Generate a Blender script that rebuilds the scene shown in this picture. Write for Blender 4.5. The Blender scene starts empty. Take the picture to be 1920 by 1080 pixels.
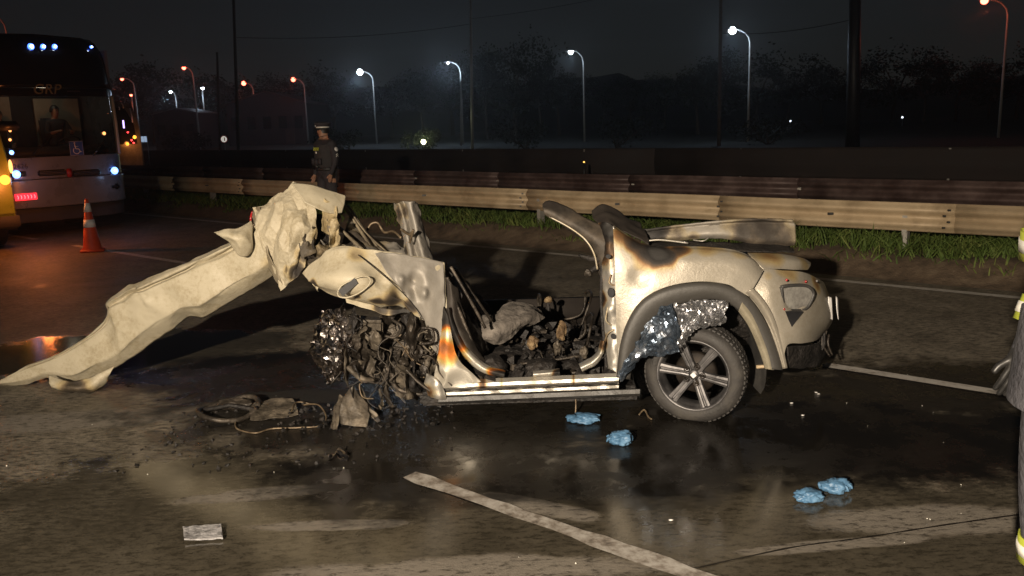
import bpy, bmesh, math, random
import numpy as np
from mathutils import Vector, Matrix, noise

rnd = random.Random(7)
SC = bpy.context.scene
COL = SC.collection

# ------------------------------------------------------------------ camera
CAM_H, FPX = 1.96, 1600.0
PITCH, ROLL = math.atan(310 / 1600), math.radians(1.72)
_F = Vector((0, math.cos(PITCH), -math.sin(PITCH)))
_U0 = Vector((0, math.sin(PITCH), math.cos(PITCH)))
_R0 = Vector((1, 0, 0))
_U = _U0 * math.cos(ROLL) + _R0 * math.sin(ROLL)
_R = _R0 * math.cos(ROLL) - _U0 * math.sin(ROLL)
EYE = Vector((0, 0, CAM_H))
cd = bpy.data.cameras.new('camera')
cam = bpy.data.objects.new('camera', cd)
COL.objects.link(cam)
cd.sensor_width = 36.0
cd.lens = 36.0 * FPX / 1920.0
cd.clip_start, cd.clip_end = 0.05, 3000
cam.matrix_world = Matrix(((_R.x, _U.x, -_F.x, 0), (_R.y, _U.y, -_F.y, 0), (_R.z, _U.z, -_F.z, CAM_H), (0, 0, 0, 1)))
SC.camera = cam

# ------------------------------------------------------------------ night sky, moon, flood light, exposure
world = bpy.data.worlds.new('World')
SC.world = world
world.use_nodes = True
wn, wl = world.node_tree.nodes, world.node_tree.links
wn.clear()
sky = wn.new('ShaderNodeTexSky')
sky.sky_type = 'NISHITA'
sky.sun_disc = False
sky.sun_elevation = math.radians(35)
sky.sun_rotation = math.radians(200)
hs = wn.new('ShaderNodeHueSaturation')
hs.inputs['Saturation'].default_value = 0.5
bg = wn.new('ShaderNodeBackground')
bg.inputs['Strength'].default_value = 0.0016
wo = wn.new('ShaderNodeOutputWorld')
wl.new(sky.outputs[0], hs.inputs['Color'])
wl.new(hs.outputs[0], bg.inputs['Color'])
wl.new(bg.outputs[0], wo.inputs['Surface'])

def aim(o, target):
    o.rotation_euler = (Vector(target) - Vector(o.location)).to_track_quat('-Z', 'Y').to_euler()

ml = bpy.data.lights.new('moon', 'SUN')
ml.energy, ml.angle, ml.color = 0.012, math.radians(0.5), (0.8, 0.88, 1.0)
moon = bpy.data.objects.new('moon', ml)
COL.objects.link(moon)
moon.location = (0, -20, 40)
moon.rotation_euler = (math.radians(55), 0, math.radians(20))

FLOOD = (-2.7, -4.5, 3.6)
fl = bpy.data.lights.new('scene_flood_light', 'SPOT')
fl.energy, fl.color = 9600, (1.0, 0.84, 0.65)
fl.spot_size, fl.spot_blend, fl.shadow_soft_size = math.radians(73), 1.0, 0.10
flood = bpy.data.objects.new('scene_flood_light', fl)
COL.objects.link(flood)
flood.location = FLOOD
aim(flood, (1.0, 7.0, 0.1))

SC.view_settings.view_transform = 'Standard'
SC.view_settings.look = 'None'
SC.view_settings.exposure = 0.0
SC.view_settings.gamma = 1.0
SC.render.engine = 'CYCLES'
SC.cycles.use_denoising = True
SC.cycles.max_bounces = 6
SC.cycles.transparent_max_bounces = 12
SC.cycles.sample_clamp_indirect = 4.0

# ------------------------------------------------------------------ picture <-> place
def ray(x, y):
    return _F + _R * ((x - 960) / FPX) - _U * ((y - 540) / FPX)
def P(x, y, Y):
    d = ray(x, y)
    return EYE + d * (Y / d.y)
def G(x, y, z=0.0):
    d = ray(x, y)
    return EYE + d * ((z - CAM_H) / d.z)
_d = ray(-950, 286)
DIR = Vector((_d.x, _d.y, 0)).normalized()          # along the road, away to the left
NOR = Vector((-DIR.y, DIR.x, 0))                    # across the road, away from the camera
if NOR.y < 0: NOR = -NOR
def RD(perp, along, z=0.0):                          # road coordinates -> world
    return NOR * perp + DIR * along + Vector((0, 0, z))

# ------------------------------------------------------------------ materials
def new_mat(name):
    m = bpy.data.materials.new(name)
    m.use_nodes = True
    nt = m.node_tree
    b = nt.nodes['Principled BSDF']
    return m, nt.nodes, nt.links, b

def ramp(N, stops):
    r = N.new('ShaderNodeValToRGB')
    els = r.color_ramp.elements
    while len(els) > 1: els.remove(els[-1])
    els[0].position, els[0].color = stops[0][0], (*stops[0][1], 1)
    for p, c in stops[1:]:
        e = els.new(p); e.color = (*c, 1)
    return r

def mat(name, cols, rough=0.6, metal=0.0, scale=6.0, bump=0.0, bscale=None, rvar=0.12, detail=6.0, spec=0.5, stretch=None, distort=0.0):
    """noise mix of a list of colours, with roughness variation and fine relief"""
    m, N, L, b = new_mat(name)
    if not isinstance(cols[0], (tuple, list)): cols = [cols]
    tc = N.new('ShaderNodeTexCoord')
    src = tc.outputs['Object']
    if stretch:
        mp = N.new('ShaderNodeMapping'); mp.inputs['Scale'].default_value = stretch
        L.new(src, mp.inputs['Vector']); src = mp.outputs[0]
    nz = N.new('ShaderNodeTexNoise')
    nz.inputs['Scale'].default_value = scale; nz.inputs['Detail'].default_value = detail
    nz.inputs['Roughness'].default_value = 0.65; nz.inputs['Distortion'].default_value = distort
    L.new(src, nz.inputs['Vector'])
    if len(cols) == 1:
        c = cols[0]; cols = [tuple(v * 0.75 for v in c), c, tuple(min(1, v * 1.2) for v in c)]
    k = len(cols) - 1
    r = ramp(N, [(0.3 + 0.4 * i / k, c) for i, c in enumerate(cols)])
    L.new(nz.outputs['Fac'], r.inputs['Fac'])
    L.new(r.outputs[0], b.inputs['Base Color'])
    mr = N.new('ShaderNodeMapRange')
    mr.inputs['From Min'].default_value, mr.inputs['From Max'].default_value = 0.3, 0.7
    mr.inputs['To Min'].default_value, mr.inputs['To Max'].default_value = max(0.03, rough - rvar), min(1, rough + rvar)
    L.new(nz.outputs['Fac'], mr.inputs['Value'])
    L.new(mr.outputs[0], b.inputs['Roughness'])
    b.inputs['Metallic'].default_value = metal
    b.inputs['Specular IOR Level'].default_value = spec
    if bump:
        n2 = N.new('ShaderNodeTexNoise')
        n2.inputs['Scale'].default_value = bscale or scale * 5; n2.inputs['Detail'].default_value = 5
        L.new(src, n2.inputs['Vector'])
        bp = N.new('ShaderNodeBump'); bp.inputs['Strength'].default_value = bump; bp.inputs['Distance'].default_value = 0.02
        L.new(n2.outputs['Fac'], bp.inputs['Height']); L.new(bp.outputs[0], b.inputs['Normal'])
    return m

def emit(name, col, strength):
    m, N, L, b = new_mat(name)
    b.inputs['Base Color'].default_value = (*[min(1, c) for c in col], 1)
    b.inputs['Emission Color'].default_value = (*col, 1)
    b.inputs['Emission Strength'].default_value = strength
    return m

def glass(name, tint, opacity, rough=0.03):
    m, N, L, b = new_mat(name)
    out = N['Material Output']
    tr = N.new('ShaderNodeBsdfTransparent'); tr.inputs['Color'].default_value = (*tint, 1)
    gl = N.new('ShaderNodeBsdfGlossy'); gl.inputs['Roughness'].default_value = rough
    fr = N.new('ShaderNodeFresnel'); fr.inputs['IOR'].default_value = 1.5
    mx = N.new('ShaderNodeMixShader')
    ad = N.new('ShaderNodeMath'); ad.operation = 'ADD'; ad.inputs[1].default_value = opacity
    L.new(fr.outputs[0], ad.inputs[0]); L.new(ad.outputs[0], mx.inputs[0])
    L.new(tr.outputs[0], mx.inputs[1]); L.new(gl.outputs[0], mx.inputs[2])
    L.new(mx.outputs[0], out.inputs['Surface'])
    N.remove(b)
    return m

def paint(name, clean, metal=0.0, rough=0.45, mottled=0.5, scorch=(0.30, 0.13, 0.035), yellow=(.95, .86, .66), grime=0.38):
    """car paint; the 'soot' attribute (0..1) of the mesh drives fire damage: paint, scorched yellow, rust orange, brown, char, ash"""
    m, N, L, b = new_mat(name)
    at = N.new('ShaderNodeAttribute'); at.attribute_name = 'soot'
    tc = N.new('ShaderNodeTexCoord')
    nz = N.new('ShaderNodeTexNoise'); nz.inputs['Scale'].default_value = 7; nz.inputs['Detail'].default_value = 9
    nz.inputs['Roughness'].default_value = 0.7
    L.new(tc.outputs['Object'], nz.inputs['Vector'])
    sb = N.new('ShaderNodeMath'); sb.operation = 'MULTIPLY_ADD'; sb.inputs[1].default_value = mottled; sb.inputs[2].default_value = -mottled * 0.5
    L.new(nz.outputs['Fac'], sb.inputs[0])
    ad = N.new('ShaderNodeMath'); ad.operation = 'ADD'; ad.use_clamp = True
    L.new(at.outputs['Fac'], ad.inputs[0]); L.new(sb.outputs[0], ad.inputs[1])
    c = clean
    r = ramp(N, [(0.0, c), (0.22, c), (0.36, (c[0] * yellow[0], c[1] * yellow[1], c[2] * yellow[2])), (0.46, scorch),
                 (0.54, tuple(v * 0.4 + 0.01 for v in scorch)), (0.68, (0.03, 0.024, 0.02)), (0.85, (0.016, 0.014, 0.013)), (1.0, (0.05, 0.047, 0.044))])
    L.new(ad.outputs[0], r.inputs['Fac'])
    # fine grime over everything
    n2 = N.new('ShaderNodeTexNoise'); n2.inputs['Scale'].default_value = 38; n2.inputs['Detail'].default_value = 9; n2.inputs['Roughness'].default_value = 0.7
    L.new(tc.outputs['Object'], n2.inputs['Vector'])
    n3 = N.new('ShaderNodeTexNoise'); n3.inputs['Scale'].default_value = 3.2; n3.inputs['Detail'].default_value = 10; n3.inputs['Roughness'].default_value = 0.72; n3.inputs['Distortion'].default_value = 0.8
    L.new(tc.outputs['Object'], n3.inputs['Vector'])
    av = N.new('ShaderNodeMix'); av.data_type = 'FLOAT'; av.inputs['Factor'].default_value = 0.6
    L.new(n2.outputs['Fac'], av.inputs[2]); L.new(n3.outputs['Fac'], av.inputs[3])
    r2 = ramp(N, [(0.30, (0.36, 0.32, 0.25)), (0.42, (0.72, 0.68, 0.6)), (0.52, (0.96, 0.95, 0.93)), (0.66, (1, 1, 1))])
    L.new(av.outputs[0], r2.inputs['Fac'])
    mx = N.new('ShaderNodeMix'); mx.data_type = 'RGBA'; mx.blend_type = 'MULTIPLY'; mx.inputs['Factor'].default_value = grime
    L.new(r.outputs[0], mx.inputs[6]); L.new(r2.outputs[0], mx.inputs[7])
    L.new(mx.outputs[2], b.inputs['Base Color'])
    mr = N.new('ShaderNodeMapRange'); mr.inputs['To Min'].default_value = rough; mr.inputs['To Max'].default_value = 0.75
    L.new(ad.outputs[0], mr.inputs['Value']); L.new(mr.outputs[0], b.inputs['Roughness'])
    b.inputs['Metallic'].default_value = metal
    bp = N.new('ShaderNodeBump'); bp.inputs['Strength'].default_value = 0.25; bp.inputs['Distance'].default_value = 0.01
    L.new(n2.outputs['Fac'], bp.inputs['Height']); L.new(bp.outputs[0], b.inputs['Normal'])
    return m

M = {}
M['beige'] = paint('burnt_beige_paint', (0.43, 0.385, 0.285), 0.0, 0.5, 0.16, (0.16, 0.12, 0.075), grime=0.85)
M['rainbow'] = paint('heat_tinted_steel', (0.46, 0.43, 0.37), 0.45, 0.36, 0.22, (0.55, 0.16, 0.015), (1.0, .74, .28))
M['hump'] = paint('sooty_beige_paint', (0.40, 0.355, 0.26), 0.0, 0.6, 0.36, (0.13, 0.10, 0.06), grime=0.9)
M['silver'] = paint('silver_beige_paint', (0.345, 0.315, 0.262), 0.35, 0.38, 0.07, (0.20, 0.105, 0.04), (1.0, .84, .52))
M['bare'] = paint('scorched_bare_steel', (0.42, 0.40, 0.36), 0.6, 0.38, 0.55, (0.2, 0.11, 0.05))
M['grey'] = paint('heat_grey_steel', (0.27, 0.25, 0.22), 0.25, 0.55, 0.4, (0.10, 0.08, 0.06))
M['char'] = mat('charred', [(0.004, 0.0035, 0.003), (0.011, 0.009, 0.008), (0.032, 0.026, 0.022)], 0.65, 0, 9, 0.8, 40)
M['engine'] = mat('sooty_engine_metal', [(0.008, 0.006, 0.005), (0.045, 0.037, 0.029), (0.15, 0.125, 0.10)], 0.5, 0.45, 6, 0.5, 30)
M['engine2'] = mat('dusty_crushed_metal', [(0.02, 0.016, 0.012), (0.09, 0.075, 0.057), (0.24, 0.2, 0.15)], 0.6, 0.2, 7, 0.5, 30)
M['blackplastic'] = mat('black_trim_plastic', [(0.02, 0.02, 0.021), (0.04, 0.038, 0.036), (0.07, 0.066, 0.06)], 0.5, 0, 5, 0.15, 80)
M['rubber'] = mat('tyre_rubber', [(0.018, 0.017, 0.016), (0.035, 0.032, 0.03), (0.06, 0.055, 0.048)], 0.7, 0, 7, 0.2, 60)
M['alloy'] = mat('dirty_alloy', [(0.06, 0.058, 0.06), (0.13, 0.126, 0.128), (0.23, 0.222, 0.222)], 0.5, 0.7, 5, 0.1, 40)
M['rust'] = mat('rusty_disc', [(0.006, 0.005, 0.004), (0.016, 0.012, 0.009), (0.04, 0.031, 0.024)], 0.6, 0.5, 12)
M['foil'] = mat('silver_foil', [(0.5, 0.5, 0.52), (0.75, 0.75, 0.77)], 0.18, 0.92, 10, 0, None, 0.08)
M['foil_blue'] = mat('sooty_blue_foil', [(0.05, 0.07, 0.10), (0.25, 0.32, 0.42), (0.65, 0.68, 0.74)], 0.2, 0.88, 9, 0, None, 0.08)
M['foil_dark'] = mat('sooty_foil', [(0.12, 0.1, 0.09), (0.55, 0.5, 0.48), (0.85, 0.8, 0.78)], 0.18, 1.0, 14, 0, None, 0.08)
M['cloth'] = mat('ashy_cloth', [(0.035, 0.03, 0.025), (0.11, 0.096, 0.083), (0.21, 0.185, 0.16)], 0.9, 0, 9, 0.5, 60)
M['glove'] = mat('blue_nitrile', [(0.04, 0.10, 0.18), (0.08, 0.18, 0.31), (0.14, 0.27, 0.42)], 0.5, 0, 14, 0.2, 60)
M['galv'] = mat('warm_lit_galvanised', [(0.27, 0.20, 0.12), (0.40, 0.305, 0.19), (0.47, 0.365, 0.235)], 0.6, 0.15, 2.2, 0.1, 50, stretch=(1, 1, 1))  # golden tint: warm light put into the steel's colour, besides its dust
M['galv_dark'] = mat('weathered_rail_steel', [(0.035, 0.02, 0.017), (0.07, 0.045, 0.04), (0.13, 0.09, 0.08)], 0.6, 0.3, 2.0, 0.1, 50)
M['bolt'] = mat('bolt_steel', [(0.03, 0.03, 0.03), (0.07, 0.065, 0.06)], 0.5, 0.5, 20)
M['post'] = mat('post_steel', [(0.2, 0.19, 0.17), (0.36, 0.34, 0.3)], 0.6, 0.3, 5)
M['pole'] = mat('lamp_pole_steel', [(0.28, 0.27, 0.25), (0.42, 0.41, 0.38)], 0.5, 0.3, 2)
M['wood'] = mat('timber_pole', [(0.05, 0.035, 0.028), (0.1, 0.07, 0.05)], 0.8, 0, 3, 0.3, 20)
M['orange'] = mat('cone_orange', [(0.42, 0.035, 0.012), (0.55, 0.05, 0.015), (0.62, 0.075, 0.02)], 0.5, 0, 6)
M['white'] = mat('reflective_white', [(0.6, 0.58, 0.55), (0.82, 0.8, 0.78)], 0.45, 0, 12)
M['black'] = mat('matt_black', [(0.008, 0.008, 0.009), (0.018, 0.018, 0.02)], 0.5, 0, 5)
M['wire'] = mat('burnt_wire', [(0.06, 0.04, 0.025), (0.25, 0.19, 0.12)], 0.5, 0.4, 20)
M['red_lens'] = mat('red_lens', [(0.25, 0.01, 0.01), (0.4, 0.02, 0.02)], 0.25, 0, 8)

# ------------------------------------------------------------------ mesh helpers
def world_loc(o):
    v = Vector((0, 0, 0))
    while o is not None:
        v += Vector(o.location); o = o.parent
    return v

def link(name, me, parent=None):
    o = bpy.data.objects.new(name, me)
    COL.objects.link(o)
    if parent is not None: o.parent = parent
    return o

def tag(o, label=None, cat=None, group=None, kind=None):
    if label: o['label'] = label
    if cat: o['category'] = cat
    if group: o['group'] = group
    if kind: o['kind'] = kind
    return o

def thing(name, label, cat, loc=(0, 0, 0), rz=0.0, group=None):
    o = bpy.data.objects.new(name, None)
    COL.objects.link(o)
    o.location = loc; o.rotation_euler = (0, 0, rz); o.empty_display_size = 0.2
    return tag(o, label, cat, group)

def obj(name, verts, faces, material, parent=None, smooth=True, local=False, soot=None, origin=None):
    """verts in world coordinates unless local; with no parent the origin goes to 'origin' or the base centre"""
    V = [Vector(v) for v in verts]
    if parent is not None:
        off = Vector((0, 0, 0)) if local else world_loc(parent)
    else:
        if origin is None:
            xs = [v.x for v in V]; ys = [v.y for v in V]; zs = [v.z for v in V]
            origin = Vector(((min(xs) + max(xs)) / 2, (min(ys) + max(ys)) / 2, min(zs)))
        off = Vector(origin)
    me = bpy.data.meshes.new(name)
    me.from_pydata([v - off for v in V], [], faces)
    me.validate()
    if smooth:
        me.polygons.foreach_set('use_smooth', [True] * len(me.polygons))
    mats = material if isinstance(material, list) else [material]
    for m_ in mats: me.materials.append(m_)
    if soot is not None:
        a = me.attributes.new('soot', 'FLOAT', 'POINT')
        a.data.foreach_set('value', soot)
    me.update()
    o = link(name, me, parent)
    if parent is None: o.location = off
    return o

class MB:
    def __init__(s): s.v, s.f, s.m = [], [], []
    def add(s, vs, fs, mi=0):
        k = len(s.v)
        s.v += [Vector(v) for v in vs]
        s.f += [tuple(i + k for i in f) for f in fs]
        s.m += [mi] * len(fs)
        return s
    def box(s, c, size, rot=None, mi=0, bev=0.0):
        x, y, z = size[0] / 2, size[1] / 2, size[2] / 2
        if bev:
            bm = bmesh.new(); bmesh.ops.create_cube(bm, size=1)
            for v in bm.verts: v.co = Vector((v.co.x * size[0], v.co.y * size[1], v.co.z * size[2]))
            bmesh.ops.bevel(bm, geom=bm.edges[:], offset=bev, segments=2, affect='EDGES')
            vs = [v.co.copy() for v in bm.verts]; bm.verts.index_update()
            fs = [tuple(v.index for v in f.verts) for f in bm.faces]; bm.free()
        else:
            vs = [Vector(p) for p in ((-x, -y, -z), (x, -y, -z), (x, y, -z), (-x, y, -z), (-x, -y, z), (x, -y, z), (x, y, z), (-x, y, z))]
            fs = [(0, 3, 2, 1), (4, 5, 6, 7), (0, 1, 5, 4), (1, 2, 6, 5), (2, 3, 7, 6), (3, 0, 4, 7)]
        if rot is not None: vs = [rot @ v for v in vs]
        return s.add([v + Vector(c) for v in vs], fs, mi)
    def tube(s, path, radii, n=8, mi=0, cap=True, flat=1.0):
        path = [Vector(p) for p in path]
        if not isinstance(radii, (list, tuple)): radii = [radii] * len(path)
        rings, up = [], Vector((0.31, 0.17, 0.93))
        for i, p in enumerate(path):
            t = (path[min(i + 1, len(path) - 1)] - path[max(i - 1, 0)])
            if t.length < 1e-9: t = Vector((0, 0, 1))
            t.normalize()
            if abs(t.dot(up)) > 0.97: up = Vector((0.9, 0.3, 0.1))
            a = t.cross(up).normalized(); b = a.cross(t).normalized(); up = b
            rings.append([p + a * (math.cos(2 * math.pi * k / n) * radii[i]) + b * (math.sin(2 * math.pi * k / n) * radii[i] * flat) for k in range(n)])
        vs = [v for r_ in rings for v in r_]
        fs = []
        for i in range(len(path) - 1):
            for k in range(n):
                fs.append((i * n + k, i * n + (k + 1) % n, (i + 1) * n + (k + 1) % n, (i + 1) * n + k))
        if cap:
            fs.append(tuple(range(n - 1, -1, -1))); fs.append(tuple((len(path) - 1) * n + k for k in range(n)))
        return s.add(vs, fs, mi)
    def lathe(s, prof, n=24, mat4=None, mi=0, closed=False):
        """prof: list of (r, h); axis local z"""
        vs, fs = [], []
        for r_, h in prof:
            for k in range(n):
                a = 2 * math.pi * k / n
                vs.append(Vector((r_ * math.cos(a), r_ * math.sin(a), h)))
        m_ = len(prof)
        for i in range(m_ - 1 if not closed else m_):
            j = (i + 1) % m_
            for k in range(n):
                fs.append((i * n + k, i * n + (k + 1) % n, j * n + (k + 1) % n, j * n + k))
        if mat4 is not None: vs = [mat4 @ v for v in vs]
        return s.add(vs, fs, mi)
    def prism(s, poly, vec, mi=0):
        """closed polygon (world points) extruded by vec"""
        poly = [Vector(p) for p in poly]; n = len(poly); vec = Vector(vec)
        fs = [tuple(range(n)), tuple(range(2 * n - 1, n - 1, -1))] + [(i, i + n, (i + 1) % n + n, (i + 1) % n) for i in range(n)]
        return s.add(poly + [p + vec for p in poly], fs, mi)
    def build(s, name, material, parent=None, smooth=False, local=False, soot=None, origin=None):
        o = obj(name, s.v, s.f, material, parent, smooth, local, None, origin)
        if isinstance(material, list) and len(o.data.polygons) == len(s.m): o.data.polygons.foreach_set('material_index', s.m)
        if soot is not None:
            a = o.data.attributes.new('soot', 'FLOAT', 'POINT')
            a.data.foreach_set('value', soot if isinstance(soot, list) else [soot] * len(s.v))
        return o

def cr(p0, p1, p2, p3, t):
    return 0.5 * ((2 * p1) + (p2 - p0) * t + (2 * p0 - 5 * p1 + 4 * p2 - p3) * t * t + (3 * p1 - p0 - 3 * p2 + p3) * t ** 3)

def spline(pts, n):
    pts = [Vector(p) for p in pts]
    out, m_ = [], len(pts) - 1
    for i in range(n + 1):
        u = i / n * m_; k = min(int(u), m_ - 1); t = u - k
        out.append(cr(pts[max(k - 1, 0)], pts[k], pts[k + 1], pts[min(k + 2, m_)], t))
    return out

def polyline(pts, n):
    pts = [Vector(p) for p in pts]
    out, m_ = [], len(pts) - 1
    for i in range(n + 1):
        u = i / n * m_; k = min(int(u), m_ - 1)
        out.append(pts[k].lerp(pts[k + 1], u - k))
    return out

def blobs(spots, p, base=0.0, seed=0):
    s = base
    for (c, r_, amt) in spots:
        d = (p - c).length / r_
        d += 0.35 * noise.noise(p * 9.0 + Vector((seed, 0, 0)))
        if d < 1: s = max(s, base + amt * (1 - d * d) ** 1.4 if d > 0 else base + amt)
    return min(1.0, max(0.0, s))

def sheet(name, rows, material, parent=None, nu=36, nv=24, thick=0.004, crumple=(), dents=None, spots=(), base=0.0, seed=0, smooth=True, edge=0.0, world=False, local=False, lin='', facets=None):
    """a bent sheet of metal through a lattice of control points (px, py, Y); crumple = [(amplitude, scale, sharp)]"""
    ctrl = [[(Vector(p) if world else P(*p)) for p in r_] for r_ in rows]
    cols = [(polyline if 'u' in lin else spline)(r_, nu) for r_ in ctrl]
    grid = [[None] * (nu + 1) for _ in range(nv + 1)]
    for i in range(nu + 1):
        c = (polyline if 'v' in lin else spline)([cols[j][i] for j in range(len(cols))], nv)
        for j in range(nv + 1): grid[j][i] = c[j]
    off = Vector((seed * 3.7, seed * 1.3, seed * 2.1))
    nrm = [[None] * (nu + 1) for _ in range(nv + 1)]
    for j in range(nv + 1):
        for i in range(nu + 1):
            du = grid[j][min(i + 1, nu)] - grid[j][max(i - 1, 0)]
            dv = grid[min(j + 1, nv)][i] - grid[max(j - 1, 0)][i]
            n_ = du.cross(dv)
            nrm[j][i] = n_.normalized() if n_.length > 1e-12 else Vector((0, -1, 0))
            if nrm[j][i].y > 0 and not world: nrm[j][i] = -nrm[j][i]
    fac = None
    if facets:      # (cells u, cells v, amplitude): piecewise flat buckles with sharp creases between them
        fu, fv, fa = facets
        fr_ = random.Random(seed + 900)
        fac = [[fr_.uniform(-fa, fa) for _ in range(fu + 2)] for _ in range(fv + 2)]
    V, S = [], []
    for j in range(nv + 1):
        for i in range(nu + 1):
            p = grid[j][i].copy(); h = 0.0
            if fac:
                wob_ = noise.noise(Vector((i / nu * 5, j / nv * 5, seed))) * 0.35
                u_ = min(max(i / nu * fu + wob_, 0), fu - 1e-6); v_ = min(max(j / nv * fv - wob_, 0), fv - 1e-6)
                a_, b_ = int(u_), int(v_); s1, s2 = u_ - a_, v_ - b_
                if s1 + s2 <= 1: h += fac[b_][a_] + (fac[b_][a_ + 1] - fac[b_][a_]) * s1 + (fac[b_ + 1][a_] - fac[b_][a_]) * s2
                else: h += fac[b_ + 1][a_ + 1] + (fac[b_ + 1][a_] - fac[b_ + 1][a_ + 1]) * (1 - s1) + (fac[b_][a_ + 1] - fac[b_ + 1][a_ + 1]) * (1 - s2)
            for cr__ in crumple:
                amp, sc, sharp = cr__[:3]
                q = grid[j][i] * sc + off
                if len(cr__) > 3: q = Vector((q.x * cr__[3][0] + q.z * cr__[3][1], q.y, q.z * cr__[3][2] + q.x * cr__[3][3]))
                if sharp == 2:
                    d_, _ = noise.voronoi(q)
                    h += amp * (d_[1] - d_[0] - 0.25) * 2
                elif sharp: h += amp * (1 - 2.4 * abs(noise.noise(q)))
                else: h += amp * noise.noise(q)
            p += nrm[j][i] * h
            if dents:
                for (c, r_, dep) in dents:
                    dd = (grid[j][i] - c).length / r_
                    if dd < 1: p += nrm[j][i] * (dep * (1 - dd * dd) ** 2)
            if edge:
                e = min(i, nu - i) / nu; e2 = min(j, nv - j) / nv
                if min(e, e2) < 0.04:
                    p += Vector((noise.noise(p * 14 + off), noise.noise(p * 13 - off) * 0.4, noise.noise(p * 15 + off * 2))) * edge
            V.append(p)
            S.append(blobs(spots, p, base, seed))
    W = nu + 1
    F = [(j * W + i, j * W + i + 1, (j + 1) * W + i + 1, (j + 1) * W + i) for j in range(nv) for i in range(nu)]
    if thick:
        K = len(V)
        V2 = [V[j * W + i] - nrm[j][i] * thick for j in range(nv + 1) for i in range(W)]
        F2 = [tuple(k + K for k in reversed(f)) for f in F]
        B = [i for i in range(nu)]
        E = []
        for i in range(nu):
            E.append((i + 1, i, i + K, i + 1 + K)); a = nv * W + i; E.append((a, a + 1, a + 1 + K, a + K))
        for j in range(nv):
            a = j * W; E.append((a, a + W, a + W + K, a + K)); a = j * W + nu; E.append((a + W, a, a + K, a + W + K))
        V += V2; F = F + F2 + E; S = S + S
    return obj(name, V, F, material, parent, smooth, local, S)

def text_mesh(name, body, size, material, parent, matrix, shear=0.0, extrude=0.004, spacing=1.0):
    cu = bpy.data.curves.new('lettering', 'FONT')
    cu.body, cu.size, cu.extrude, cu.shear, cu.align_x, cu.space_character = body, size, extrude, shear, 'CENTER', spacing
    t = bpy.data.objects.new('lettering', cu)
    COL.objects.link(t)
    bpy.context.view_layer.update()
    me = bpy.data.meshes.new_from_object(t.evaluated_get(bpy.context.evaluated_depsgraph_get()))
    bpy.data.objects.remove(t)
    me.transform(matrix)
    me.materials.clear(); me.materials.append(material)
    me.name = name
    return link(name, me, parent)

def copy_tree(o, parent=None):
    c = o.copy(); COL.objects.link(c); c.parent = parent
    for ch in list(o.children): copy_tree(ch, c)
    return c

# ================================================================== the setting
def structure(o): return tag(o, kind='structure')

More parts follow.
